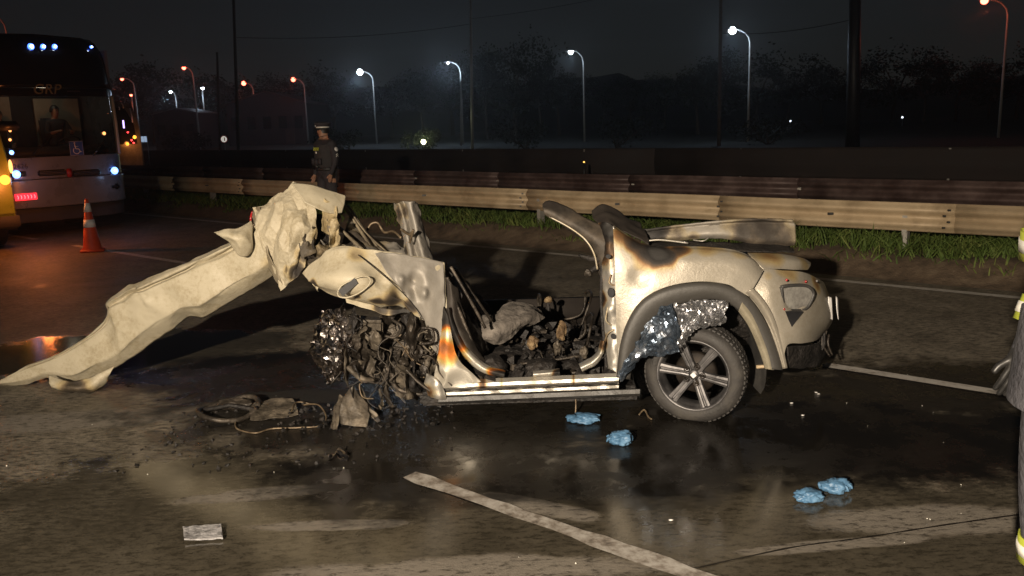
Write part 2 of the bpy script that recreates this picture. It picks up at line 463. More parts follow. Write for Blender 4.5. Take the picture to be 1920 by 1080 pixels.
def road_material():
    m, N, L, b = new_mat('wet_sooty_pavement')
    tc = N.new('ShaderNodeTexCoord')
    co = tc.outputs['Object']
    def nz(scale, detail=6, rough=0.6, vec=None, dist=0.0):
        n = N.new('ShaderNodeTexNoise')
        n.inputs['Scale'].default_value, n.inputs['Detail'].default_value, n.inputs['Roughness'].default_value = scale, detail, rough
        n.inputs['Distortion'].default_value = dist
        L.new(vec or co, n.inputs['Vector']); return n.outputs['Fac']
    def math_(op, a, bb, clamp=False):
        n = N.new('ShaderNodeMath'); n.operation = op; n.use_clamp = clamp
        for i, v in enumerate((a, bb)):
            if isinstance(v, (int, float)): n.inputs[i].default_value = v
            else: L.new(v, n.inputs[i])
        return n.outputs[0]
    def rng(v, a, bb, c=0.0, d=1.0):
        n = N.new('ShaderNodeMapRange'); n.interpolation_type = 'SMOOTHSTEP'
        for i, x in zip(('From Min', 'From Max', 'To Min', 'To Max'), (a, bb, c, d)): n.inputs[i].default_value = x
        L.new(v, n.inputs['Value']); return n.outputs[0]
    n_big = nz(0.55, 5, 0.6, None, 0.6)
    n_mid = nz(2.3, 8, 0.68)
    mp = N.new('ShaderNodeMapping'); mp.inputs['Scale'].default_value = (1.0, 2.4, 1.0); mp.inputs['Rotation'].default_value = (0, 0, math.radians(-8))
    L.new(co, mp.inputs['Vector'])
    n_spk = nz(13, 6, 0.75, mp.outputs[0])
    n_fine = nz(120, 3, 0.6)
    wob = math_('MULTIPLY', math_('SUBTRACT', n_mid, 0.5), 1.5)
    def ellipse(c, rx, ry, rot=0.0):
        """1 inside, 0 outside, with a ragged edge"""
        q = N.new('ShaderNodeMapping'); q.vector_type = 'TEXTURE'
        q.inputs['Location'].default_value = (c[0], c[1], 0); q.inputs['Rotation'].default_value = (0, 0, rot); q.inputs['Scale'].default_value = (rx, ry, 1)
        L.new(co, q.inputs['Vector'])
        ln = N.new('ShaderNodeVectorMath'); ln.operation = 'LENGTH'; L.new(q.outputs[0], ln.inputs[0])
        return rng(math_('ADD', ln.outputs['Value'], wob), 1.15, 0.7)
    def union(lst):
        o = lst[0]
        for v in lst[1:]: o = math_('MAXIMUM', o, v)
        return o
    # soot and oil run out of the wreck
    soot = union([ellipse((2.1, 4.95), 2.4, 0.75, -0.05), ellipse((0.3, 4.6), 1.5, 0.5), ellipse((-0.3, 5.9), 2.6, 1.35), ellipse((1.7, 5.6), 1.8, 1.1), ellipse((-0.55, 4.75), 1.0, 0.75), ellipse((2.6, 5.8), 1.7, 0.75, 0.15), ellipse((-1.9, 6.7), 1.5, 0.8)])
    # patches where the pavement has dried out pale
    g = lambda x, y: G(x, y)
    dry = union([ellipse(g(1760, 975), 0.62, 0.16, -0.05), ellipse(g(1560, 1022), 0.5, 0.05, 0.1), ellipse(g(500, 925), 0.45, 0.09, 0.15), ellipse(g(900, 1068), 0.85, 0.12, 0.0),
                 ellipse(g(1010, 950), 0.35, 0.09, -0.5), ellipse(g(560, 745), 0.5, 0.2), ellipse(g(120, 790), 1.2, 0.22, 0.1), ellipse(g(620, 985), 0.4, 0.06)])
    # long stretches that are wet and mirror-like
    wet = union([math_('MULTIPLY', ellipse((0.0, 3.2), 6.0, 1.7), 0.95), ellipse((-1.75, 4.35), 1.5, 0.75), ellipse((0.9, 4.3), 1.4, 0.6), ellipse((-3.6, 7.6), 1.9, 0.9), ellipse((2.0, 5.0), 1.6, 0.7), math_('MULTIPLY', rng(n_big, 0.5, 0.62), 0.3)])
    wet = math_('MULTIPLY', wet, math_('SUBTRACT', 1.0, dry), True)
    base = ramp(N, [(0.25, (0.08, 0.068, 0.052)), (0.5, (0.185, 0.16, 0.123)), (0.72, (0.26, 0.228, 0.18))])
    L.new(n_mid, base.inputs['Fac'])
    spk = ramp(N, [(0.40, (0.08, 0.07, 0.06)), (0.5, (0.8, 0.8, 0.8)), (0.72, (1.5, 1.46, 1.36))])
    L.new(n_spk, spk.inputs['Fac'])
    def mix(f, a, bb, mode='MIX'):
        n = N.new('ShaderNodeMix'); n.data_type = 'RGBA'; n.blend_type = mode
        if isinstance(f, (int, float)): n.inputs['Factor'].default_value = f
        else: L.new(f, n.inputs['Factor'])
        for i, v in ((6, a), (7, bb)):
            if isinstance(v, tuple): n.inputs[i].default_value = (*v, 1)
            else: L.new(v, n.inputs[i])
        return n.outputs[2]
    c = mix(0.85, base.outputs[0], spk.outputs[0], 'MULTIPLY')
    grit = ramp(N, [(0.34, (0.25, 0.24, 0.22)), (0.46, (0.95, 0.95, 0.95)), (0.62, (1.0, 1.0, 1.0)), (0.7, (1.7, 1.65, 1.55))])
    L.new(nz(75, 4, 0.7), grit.inputs['Fac'])
    c = mix(0.8, c, grit.outputs[0], 'MULTIPLY')
    c = mix(math_('MULTIPLY', wet, 0.76), c, (0.036, 0.031, 0.021))
    c = mix(math_('MULTIPLY', dry, rng(n_spk, 0.36, 0.5, 0.1, 0.8)), c, (0.2, 0.178, 0.15))
    c = mix(math_('MULTIPLY', soot, 0.93), c, (0.006, 0.0052, 0.0045))
    L.new(c, b.inputs['Base Color'])
    rg = math_('ADD', rng(wet, 0, 1, 0.62, 0.085), math_('MULTIPLY', math_('SUBTRACT', n_spk, 0.5), 0.3))
    rg2 = N.new('ShaderNodeMix'); rg2.data_type = 'FLOAT'
    L.new(math_('MULTIPLY', soot, math_('SUBTRACT', 1.0, dry)), rg2.inputs['Factor']); L.new(rg, rg2.inputs[2])
    L.new(rng(n_mid, 0.4, 0.6, 0.12, 0.42), rg2.inputs[3])
    rc = N.new('ShaderNodeClamp'); rc.inputs['Min'].default_value = 0.06; L.new(rg2.outputs[0], rc.inputs['Value'])
    L.new(rc.outputs[0], b.inputs['Roughness'])
    hgt = math_('ADD', math_('MULTIPLY', n_fine, 0.4), math_('MULTIPLY', n_spk, 0.6))
    bp = N.new('ShaderNodeBump'); bp.inputs['Distance'].default_value = 0.012
    L.new(rng(wet, 0, 1, 0.55, 0.045), bp.inputs['Strength'])
    L.new(hgt, bp.inputs['Height']); L.new(bp.outputs[0], b.inputs['Normal'])
    return m

def strip(name, p0, p1, a0, a1, z, material, nx=1, ny=1, parent=None):
    V, F = [], []
    for j in range(ny + 1):
        for i in range(nx + 1):
            V.append(RD(p0 + (p1 - p0) * j / ny, a0 + (a1 - a0) * i / nx, z))
    W = nx + 1
    F = [(j * W + i, j * W + i + 1, (j + 1) * W + i + 1, (j + 1) * W + i) for j in range(ny) for i in range(nx)]
    if NOR.cross(DIR).z > 0: F = [tuple(reversed(f)) for f in F]
    return obj(name, V, F, material, parent, False, False, None, (0, 0, 0))

M['soil'] = mat('median_soil', [(0.045, 0.032, 0.02), (0.10, 0.068, 0.042), (0.15, 0.11, 0.07)], 0.9, 0, 5, 0.6, 40)
M['far_asphalt'] = mat('far_asphalt', [(0.03, 0.027, 0.025), (0.055, 0.05, 0.046)], 0.6, 0, 1.5, 0.2, 30)
M['land'] = mat('dark_scrub_ground', [(0.006, 0.008, 0.005), (0.013, 0.015, 0.009), (0.022, 0.02, 0.014)], 0.9, 0, 0.3, 0.3, 2)

g_v = [(-1500, -200, -0.06), (1500, -200, -0.06), (1500, 2500, -0.06), (-1500, 2500, -0.06)]
structure(obj('ground', g_v, [(0, 1, 2, 3)], M['land'], None, False, False, None, (0, 0, 0)))
structure(strip('road', -9.0, 10.42, -60, 260, 0.0, road_material()))
structure(strip('far_carriageway', 14.2, 24.6, -90, 420, 0.0, M['far_asphalt']))

# median: soil bank between the two carriageways
def bank_h(perp, a):
    t = max(0.0, min(1.0, (perp - 10.42) / 0.7)); u = max(0.0, min(1.0, (14.2 - perp) / 0.8))
    h = 0.22 * (t * t * (3 - 2 * t)) * (u * u * (3 - 2 * u))
    q = Vector((perp * 1.3, a * 0.9, 0))
    return h + min(t, u) * (0.05 * noise.noise(q) + 0.03 * noise.noise(q * 4))
V, F = [], []
nx, ny, a0, a1 = 300, 30, -12.0, 60.0
for j in range(ny + 1):
    for i in range(nx + 1):
        pp = 10.40 + (14.22 - 10.40) * j / ny
        aa = a0 + (a1 - a0) * (i / nx) ** 1.3
        V.append(RD(pp + (0.05 * noise.noise(Vector((aa * 1.7, 3, 1))) if 0 < j < 4 else 0), aa, bank_h(pp, aa) - 0.012))
F = [(j * (nx + 1) + i, (j + 1) * (nx + 1) + i, (j + 1) * (nx + 1) + i + 1, j * (nx + 1) + i + 1) for j in range(ny) for i in range(nx)]
structure(obj('median_bank', V, F, M['soil'], None, True, False, None, (0, 0, 0)))

# grass on the bank
def blades(name, n, sampler, hrange, material, seed, lean=0.5, width=0.006):
    r = np.random.default_rng(seed)
    V = np.zeros((n * 5, 3)); F = []
    for k in range(n):
        x, y, z, h = sampler(r)
        a = r.uniform(0, 2 * math.pi); w = width * r.uniform(0.6, 1.5)
        h *= r.uniform(*hrange)
        lx, ly = r.normal(0, lean) * h, r.normal(0, lean) * h
        cx, cy = math.cos(a) * w, math.sin(a) * w
        V[k * 5:k * 5 + 5] = [(x - cx, y - cy, z), (x + cx, y + cy, z), (x + lx * .4 - cx * .8, y + ly * .4 - cy * .8, z + h * .62), (x + lx * .4 + cx * .8, y + ly * .4 + cy * .8, z + h * .62), (x + lx, y + ly, z + h)]
        F.append((k * 5, k * 5 + 1, k * 5 + 3, k * 5 + 2)); F.append((k * 5 + 2, k * 5 + 3, k * 5 + 4))
    return obj(name, V.tolist(), F, material, None, False, False, None, (0, 0, 0))
M['grass'] = mat('verge_grass', [(0.03, 0.055, 0.012), (0.07, 0.105, 0.022), (0.16, 0.17, 0.05)], 0.7, 0, 3.0, spec=0.2)
def grass_at(r):
    while True:
        a = -11 + 50 * r.random() ** 2.0
        p = r.uniform(10.75, 13.6)
        d = noise.noise(Vector((p * 2.2, a * 1.6, 5))) + 0.5 * noise.noise(Vector((p * 6, a * 5, 9)))
        edge = min(1, max(0, (p - 10.75) / 0.45))
        if d + edge * 0.75 > 0.12 + 0.5 * r.random():
            v = RD(p, a)
            tall = (0.10 + 0.2 * edge) * (0.8 + 0.7 * max(0, d)) * (1.0 if a < 5 else 0.75)
            return v.x, v.y, bank_h(p, a) - 0.02, tall
tag(blades('verge_grass', 52000, grass_at, (0.5, 1.25), M['grass'], 3, 0.75, 0.008), 'ragged green grass growing along the median under the guardrail', 'grass', None, 'stuff')

# painted lines
def line_material(name, wear):
    m, N, L, b = new_mat(name)
    tc = N.new('ShaderNodeTexCoord')
    n1 = N.new('ShaderNodeTexNoise'); n1.inputs['Scale'].default_value = 9; n1.inputs['Detail'].default_value = 9; n1.inputs['Roughness'].default_value = 0.75
    L.new(tc.outputs['Object'], n1.inputs['Vector'])
    r = ramp(N, [(0.30, (0.03, 0.026, 0.02)), (wear, (0.22, 0.19, 0.16)), (wear + 0.12, (0.40, 0.375, 0.34)), (0.8, (0.55, 0.53, 0.5))])
    L.new(n1.outputs['Fac'], r.inputs['Fac']); L.new(r.outputs[0], b.inputs['Base Color'])
    b.inputs['Roughness'].default_value = 0.55
    bp = N.new('ShaderNodeBump'); bp.inputs['Strength'].default_value = 0.4; bp.inputs['Distance'].default_value = 0.01
    L.new(n1.outputs['Fac'], bp.inputs['Height']); L.new(bp.outputs[0], b.inputs['Normal'])
    return m
M['line'] = line_material('worn_road_paint', 0.36)
M['line_worn'] = line_material('scuffed_road_paint', 0.44)
def along(x, y):
    return G(x, y).dot(DIR)
structure(strip('edge_line', 10.02, 10.15, -15, 120, 0.004, M['line'], 60, 1))
structure(strip('lane_line', 6.49, 6.61, -12, along(1545, 685), 0.004, M['line'], 20, 1))
structure(strip('lane_line', 6.49, 6.61, along(430, 505), along(140, 460), 0.004, M['line'], 20, 1))
structure(strip('lane_line', 6.49, 6.61, along(60, 450), 90, 0.004, M['line'], 20, 1))
# near lane line: broken, ragged end
V, F = [], []
aa0, aa1 = -6.0, along(770, 890)
for i in range(81):
    a = aa0 + (aa1 - aa0) * i / 80
    e1 = 0.012 * noise.noise(Vector((a * 9, 0, 0))) + 0.006 * noise.noise(Vector((a * 31, 0, 0)))
    e2 = 0.012 * noise.noise(Vector((a * 9, 7, 0))) + 0.006 * noise.noise(Vector((a * 31, 7, 0)))
    w = 1.0 if i < 62 else 0.45 + 0.55 * abs(noise.noise(Vector((i * 0.83, 2, 0)))) * 2 * (1 - (i - 62) / 30)
    V += [RD(3.08 - 0.10 * w + e1, a, 0.004), RD(3.08 + 0.10 * w + e2, a, 0.004)]
F = [(2 * i, 2 * i + 2, 2 * i + 3, 2 * i + 1) for i in range(80)]
structure(obj('lane_line', V, F, M['line_worn'], None, False, False, None, (0, 0, 0)))
# joint in the pavement
M['joint'] = mat('tar_joint', [(0.006, 0.005, 0.004), (0.02, 0.016, 0.012)], 0.4, 0, 14)
pts = [G(x, y, 0.003) for x, y in ((1290, 1068), (1380, 1048), (1500, 1024), (1620, 1008), (1760, 986), (1930, 962))]
pts = spline(pts, 40)
V, F = [], []
for i, p in enumerate(pts):
    w = 0.006 + 0.004 * noise.noise(p * 12)
    V += [p + Vector((0.01 * noise.noise(p * 7), -w, 0)), p + Vector((0.01 * noise.noise(p * 7), w, 0))]
F = [(2 * i, 2 * i + 2, 2 * i + 3, 2 * i + 1) for i in range(len(pts) - 1)]
structure(obj('pavement_joint', V, F, M['joint'], None, False, False, None, (0, 0, 0)))

# hill behind everything
M['hill'] = mat('night_hillside', [(0.01, 0.012, 0.008), (0.022, 0.026, 0.016)], 0.95, 0, 0.05)
V, F = [], []
n = 120
for j in range(7):
    for i in range(n + 1):
        x = -320 + 640 * i / n
        t = j / 6
        crest = 15 + 5.5 * noise.noise(Vector((x * 0.012, 1, 0))) + 2.2 * noise.noise(Vector((x * 0.05, 4, 0)))
        if x > 40: crest -= 3
        V.append((x, 215 + 90 * t + 12 * noise.noise(Vector((x * 0.02, 9, 0))), -0.1 + crest * math.sin(t * math.pi / 2)))
F = [(j * (n + 1) + i, j * (n + 1) + i + 1, (j + 1) * (n + 1) + i + 1, (j + 1) * (n + 1) + i) for j in range(6) for i in range(n)]
structure(obj('hill', V, F, M['hill'], None, True, False, None, (0, 0, 0)))

# ------------------------------------------------------------------ guardrails
def beam_profile(h, ridges, depth):
    """(y offset, z) of a corrugated beam, front side first, then the back at sheet thickness"""
    n = ridges * 10
    pr = []
    for i in range(n + 1):
        t = i / n
        ph = math.cos(t * ridges * 2 * math.pi)
        pr.append((-depth * 0.75 * ph, -h / 2 + h * t))
    return pr
def guardrail(name, label, perp, z_top, h, ridges, a_list, material, post_step, post_mat, base_z, posts, lap=True, bolts=True, curve=0.0):
    root = thing(name, label, 'guardrail', RD(perp, a_list[0], 0))
    pr = beam_profile(h, ridges, 0.04)
    for k in range(len(a_list) - 1):
        b0, b1 = a_list[k], a_list[k + 1]
        V, F = [], []
        seg = 6
        lift = 0.004 * (k % 2)
        for s_ in range(seg + 1):
            a = b0 + (b1 - b0 + 0.12) * s_ / seg
            dz = 0.012 * noise.noise(Vector((a * 0.5, perp, 0)))
            for (yo, z) in pr:
                V.append(RD(perp - yo - lift + 0.01 * noise.noise(Vector((a * 0.7, perp, 4))), a, z_top - h / 2 + z + dz))
            for (yo, z) in reversed(pr):
                V.append(RD(perp - yo - lift + 0.004 + 0.01 * noise.noise(Vector((a * 0.7, perp, 4))), a, z_top - h / 2 + z + dz))
        m_ = len(pr) * 2
        for s_ in range(seg):
            for i in range(m_):
                F.append((s_ * m_ + i, s_ * m_ + (i + 1) % m_, (s_ + 1) * m_ + (i + 1) % m_, (s_ + 1) * m_ + i))
        F.append(tuple(range(m_ - 1, -1, -1))); F.append(tuple(seg * m_ + i for i in range(m_)))
        bmn = obj('rail_beam', V, F, material, root, True)
        if bolts:
            mb = MB()
            for q in range(4):
                zz = z_top - h * (0.2 + 0.2 * q)
                mb.box(RD(perp - 0.045, b0 + 0.06 + 0.05 * (q % 2), zz), (0.03, 0.03, 0.022))
            mb.box(RD(perp - 0.02, (b0 + b1) / 2, z_top - h * 0.5), (0.07, 0.03, 0.03))
            mb.build('rail_bolts', M['bolt'], bmn)['kind'] = 'stuff'
    for a in posts:
        mb = MB()
        c = RD(perp + 0.09, a, 0)
        rot = Matrix.Rotation(math.atan2(DIR.y, DIR.x), 3, 'Z')
        mb.box(c + Vector((0, 0, (z_top - 0.03 + base_z) / 2)), (0.012, 0.12, z_top - 0.03 - base_z), rot)
        mb.box(c + rot @ Vector((0.03, 0.063, 0)) + Vector((0, 0, (z_top - 0.03 + base_z) / 2)), (0.06, 0.01, z_top - 0.03 - base_z), rot)
        mb.box(c + rot @ Vector((0.03, -0.063, 0)) + Vector((0, 0, (z_top - 0.03 + base_z) / 2)), (0.06, 0.01, z_top - 0.03 - base_z), rot)
        mb.build('post', post_mat, root)
    return root
def al_on(perp, px, z=0.6):
    """along-road coordinate of the point of the line (perp, z) seen at picture column px"""
    lo, hi = -40.0, 200.0
    for _ in range(60):
        m_ = (lo + hi) / 2
        v = RD(perp, m_, z) - EYE
        x = 960 + FPX * v.dot(_R) / v.dot(_F)
        if v.dot(_F) < 0.2 or x > px: lo = m_
        else: hi = m_
    return lo
FR = 11.35
near_joints = [-16, al_on(FR, 1790), al_on(FR, 1362), al_on(FR, 988), al_on(FR, 640), al_on(FR, 455), al_on(FR, 330), 30, 36, 42, 48, 60]
near_posts = [al_on(FR, x) for x in (1700, 1010, 560, 393, 268)] + [33, 39]
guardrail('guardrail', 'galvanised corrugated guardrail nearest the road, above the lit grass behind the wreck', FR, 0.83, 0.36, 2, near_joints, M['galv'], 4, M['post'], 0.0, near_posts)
BR = 13.1
back_joints = [-20, al_on(BR, 1495), al_on(BR, 1190), al_on(BR, 935), al_on(BR, 785), al_on(BR, 495), al_on(BR, 388), al_on(BR, 292), 42, 50, 70]
back_posts = [al_on(BR, x) for x in (1500, 1188, 934, 781, 494, 386, 290)] + [46, 56]
guardrail('guardrail', 'darker reddish guardrail running behind the nearest one, on the far side of the median', BR, 0.98, 0.34, 2, back_joints, M['galv_dark'], 4, M['post'], 0.0, back_posts, bolts=False)
FAR = 25.2
M['barrier'] = mat('grimy_dark_barrier', [(0.012, 0.008, 0.007), (0.022, 0.015, 0.013), (0.035, 0.025, 0.022)], 0.8, 0, 1.0, 0.2, 20)
guardrail('guardrail', 'distant dark barrier beyond the opposite carriageway, below the lamp posts', FAR, 0.98, 0.92, 1, [-40, -10, 15, 40, 70, 110, 160, 230], M['barrier'], 8, M['post'], -0.05, [x for x in range(-36, 120, 6)], bolts=False)

# ------------------------------------------------------------------ street lamps
def bulb_mat(name, col, s): return emit(name, col, s)
M['bulb_white'] = emit('white_lamp', (0.86, 0.93, 1.0), 22)
M['bulb_red'] = emit('red_lamp', (1.0, 0.12, 0.07), 11)
M['housing'] = mat('lamp_housing', [(0.1, 0.1, 0.1), (0.2, 0.2, 0.2)], 0.5, 0.3)
def street_lamp(head, pole, label, red, height=9.0, power=600, size=0.2, group=None):
    (hx, hy), (bx, by) = head, pole
    Y = FPX * height / (by - hy)
    h = P(hx, hy, Y)
    b = P(bx, by, Y); b.z = -0.05
    root = thing('street_lamp', label, 'street lamp', b, 0, group)
    s = max(1.0, Y / 90)
    mb = MB()
    top = h.z - 1.0
    path = [b, Vector((b.x, b.y, top * 0.5)), Vector((b.x, b.y, top))]
    k = (h.x - b.x)
    for t in (0.25, 0.5, 0.75, 1.0):
        path.append(Vector((b.x + k * (1 - math.cos(t * math.pi / 2)) * 0.94, b.y, top + (h.z - top + 0.1) * math.sin(t * math.pi / 2))))
    mb.tube(path, [0.10 * s, 0.085 * s, 0.07 * s, 0.06 * s, 0.05 * s, 0.045 * s, 0.04 * s], 8)
    mb.build('pole', M['pole'], root, True)
    mb = MB(); mb.lathe([(0.001, 0.16), (0.2, 0.12), (0.3, 0.03), (0.28, 0.0), (0.001, 0.02)], 14, Matrix.Translation(h + Vector((0, 0, 0.06))) @ Matrix.Scale(1.5, 4, (1, 0, 0)))
    mb.build('lamp_head', M['housing'], root, True)
    mb = MB(); R_ = size * s * 1.5
    mb.lathe([(R_ * math.sin(t * math.pi / 8) + 1e-4, -R_ * math.cos(t * math.pi / 8)) for t in range(9)], 14, Matrix.Translation(h + Vector((0, -0.05, -0.02))))
    mb.build('bulb', M['bulb_red'] if red else M['bulb_white'], root, True)
    ld = bpy.data.lights.new('street_light', 'POINT')
    ld.energy, ld.color, ld.shadow_soft_size = power * (0.10 if red else 0.22), ((1.0, 0.16, 0.07) if red else (0.6, 0.78, 1.0)), 0.3
    lo = bpy.data.objects.new('street_light', ld); COL.objects.link(lo); lo.parent = root
    lo.location = h - b + Vector((-0.2, -1.0, -0.9 * s))
    return root
LG = 'street lamps along the far road'
street_lamp((1373, 57), (1402, 268), 'tallest white street lamp right of the wreck, largest of the white lamps', False, power=1500, size=0.19)
street_lamp((1070, 97), (1096, 272), 'white street lamp standing alone over the middle of the wreck', False, size=0.15)
street_lamp((675, 135), (707, 276), 'white street lamp just right of the standing officer', False, power=3000, size=0.2)
street_lamp((840, 118), (869, 275), 'dim white street lamp beside a thin second post', False, 9, 3500, 0.07)
street_lamp((320, 172), (338, 262), 'small faint white street lamp near the pale wall', False, 7, 900, 0.09)
street_lamp((380, 165), (389, 270), 'bluish white street lamp on a leaning post, left of the red lamps', False, 8, 500, 0.1)
street_lamp((550, 149), (579, 276), 'red street lamp on a curved post just left of the officer', True, size=0.15)
street_lamp((457, 156), (484, 275), 'red street lamp, second to the left of the officer', True, size=0.15)
street_lamp((345, 127), (375, 272), 'red street lamp higher than its red neighbours, over the dark trees', True, size=0.13)
street_lamp((229, 148), (263, 265), 'red street lamp nearest the bus roof', True, size=0.11)
street_lamp((246, 178), (256, 262), 'smallest red street lamp, low beside the bus', True, 7, 300, 0.09)
street_lamp((1845, 1), (1872, 256), 'red street lamp at the top right corner of the view', True, 9.5, 900, 0.16)
street_lamp((-25, 30), (44, 290), 'red street lamp post arching over the bus roof', True, 10, 400, 0.16)

# utility poles and wires
def utility_pole(top, base, Y, r, label, arms=0, m='wood'):
    t = P(top[0], top[1], Y); b = P(base[0], base[1], Y); b.z = -0.05
    root = thing('utility_pole', label, 'pole', b)
    mb = MB(); mb.tube([b, b.lerp(t, 0.5), t], [r, r * 0.9, r * 0.75], 8)
    mb.build('shaft', M[m], root, True)
    for k in range(arms):
        c = b.lerp(t, 0.93 - 0.06 * k)
        mb = MB(); mb.box(c + Vector((0, -r - 0.06, 0)), (1.9, 0.11, 0.12), None, 0, 0.01)
        mb.build('crossarm', M['wood'], root)
        for s_ in (-0.85, -0.4, 0.4, 0.85):
            mb = MB(); mb.lathe([(0.05, 0), (0.06, 0.05), (0.035, 0.08), (0.055, 0.12), (0.001, 0.17)], 8, Matrix.Translation(c + Vector((s_, -r - 0.06, 0.06))))
            mb.build('insulator', M['white'], root, True)
    return root
utility_pole((437, -25), (446, 280), 62, 0.13, 'tall thin timber pole rising out of view left of the officer', 0)
utility_pole((407, 98), (412, 278), 75, 0.13, 'short timber pole beside the round road sign', 0)
utility_pole((882, -30), (886, 278), 66, 0.12, 'tall thin pole rising out of view right of the dim lamp', 0, 'pole')
utility_pole((864, 152), (865, 276), 82, 0.10, 'short thin post close beside the dim lamp', 0, 'pole')
utility_pole((1352, -30), (1348, 272), 60, 0.14, 'tall dark pole just left of the tallest white lamp', 0)
utility_pole((1604, -40), (1598, 280), 48, 0.38, 'thick dark pole standing at right between the lamps', 0, 'black')
def cable(p0, p1, sag, r, label):
    pts = []
    for i in range(25):
        t = i / 24
        pts.append(p0.lerp(p1, t) - Vector((0, 0, sag * 4 * t * (1 - t))))
    mb = MB(); mb.tube(pts, r, 5)
    tag(mb.build('power_cable', M['black'], None, True), label, 'cable')
cable(P(438, 70, 62), P(882, 45, 66), 0.4, 0.02, 'upper power cable slung between the left and middle poles')
cable(P(883, 35, 66), P(1351, -60, 60), 0.4, 0.02, 'power cable climbing from the middle pole out of view')
cable(P(1350, 62, 60), P(1600, 36, 48), 0.3, 0.02, 'power cable between the dark pole and the thick pole')
# ------------------------------------------------------------------ trees on the skyline
M['leaf'] = mat('night_foliage', [(0.006, 0.009, 0.004), (0.014, 0.019, 0.008), (0.028, 0.032, 0.014)], 0.7, 0, 0.8, spec=0.2)
M['bark'] = mat('bark', [(0.03, 0.022, 0.016), (0.08, 0.06, 0.045)], 0.9, 0, 4, 0.4, 20)
def make_tree(seed, height, spread, n_leaf, flat):
    r = random.Random(seed)
    root = thing('tree', 'x', 'tree')
    mb = MB()
    lean = Vector((r.uniform(-.3, .3), r.uniform(-.3, .3), 0))
    fork = Vector((0, 0, height * 0.42)) + lean
    mb.tube([Vector((0, 0, -0.3)), Vector((0.05, 0, height * 0.2)) + lean * 0.4, fork], [0.26, 0.2, 0.16], 8)
    tips = []
    for k in range(8):
        a = k * 2.4 + r.uniform(-.4, .4)
        tip = fork + Vector((math.cos(a) * spread * r.uniform(.35, .8), math.sin(a) * spread * r.uniform(.35, .8), height * r.uniform(.08, .5)))
        mid = fork.lerp(tip, 0.5) + Vector((0, 0, height * 0.05))
        mb.tube([fork - Vector((0, 0, 0.3)), mid, tip], [0.11, 0.07, 0.03], 6)
        tips.append(tip)
    mb.build('trunk', M['bark'], root, True, True)
    V, F = [], []
    cl = []
    for t in tips:
        for _ in range(3):
            cl.append((t + Vector((r.gauss(0, .4), r.gauss(0, .4), r.gauss(0, .3))) * spread * 0.55, spread * r.uniform(.2, .42)))
    for _ in range(n_leaf):
        c, R_ = r.choice(cl)
        d = Vector((r.gauss(0, 1), r.gauss(0, 1), r.gauss(0, 1) * flat)).normalized() * R_ * (r.random() ** 0.55)
        p = c + d
        s_ = r.uniform(0.10, 0.24)
        a = Vector((r.gauss(0, 1), r.gauss(0, 1), r.gauss(0, 1))).normalized()
        b = a.cross(Vector((r.gauss(0, 1), r.gauss(0, 1), r.gauss(0, 1)))).normalized()
        k = len(V)
        V += [p - a * s_, p + b * s_ * .55, p + a * s_, p - b * s_ * .55]
        F.append((k, k + 1, k + 2, k + 3))
    obj('crown', V, F, M['leaf'], root, False, True)
    return root
protos = [make_tree(1, 9.5, 4.2, 2600, 0.7), make_tree(2, 12.5, 4.6, 2800, 0.9), make_tree(3, 8.0, 5.0, 2600, 0.55), make_tree(4, 11, 3.6, 2400, 1.2)]
used = set()
def place_tree(k, px, py_top, Y, label, group, sx=1.0):
    heights = (9.5, 12.5, 8.0, 11.0)
    top = P(px, py_top, Y)
    o = protos[k] if k not in used else copy_tree(protos[k])
    used.add(k)
    o.location = (top.x, Y, -0.1)
    s_ = max(0.5, (top.z + 0.1) / (heights[k] * 0.98))
    o.scale = (s_ * sx, s_ * sx, s_)
    o.rotation_euler = (0, 0, rnd.uniform(0, 6.28))
    tag(o, label, 'tree', group)
TL = 'dark tree in the unlit wood along the skyline'
TG = 'trees of the dark wood on the skyline'
spec = [(235, 142), (275, 138), (320, 143), (372, 140), (430, 146), (500, 150), (560, 148), (620, 150), (730, 146), (790, 142), (845, 138),
        (1130, 142), (1185, 150), (1245, 146), (1420, 122), (1480, 128), (1545, 118), (1610, 126), (1680, 112), (1740, 120), (1800, 108), (1860, 118), (1915, 106)]
for i, (x, y) in enumerate(spec):
    place_tree(i % 4, x, y, rnd.uniform(128, 165), TL, TG, 1.25)
for i, (x, y) in enumerate([(910, 104), (962, 98), (1012, 112), (1046, 122)]):
    place_tree((i + 1) % 4, x, y, 108 + 4 * i, ['tall tree at the left end of the clump under the middle of the sky', 'tallest tree of the clump behind the lone white lamp', 'lower round tree inside the clump left of the lone white lamp', 'narrow tree at the right end of the clump behind the lone white lamp'][i], 'clump of tall trees', 0.95)
for i, (x, y) in enumerate([(1310, 112), (1352, 106)]):
    place_tree(i, x, y, 100 + 5 * i, ['broad tree on the skyline left of the tallest white lamp', 'tree rising directly behind the tallest white lamp'][i], 'skyline trees by the tallest lamp')
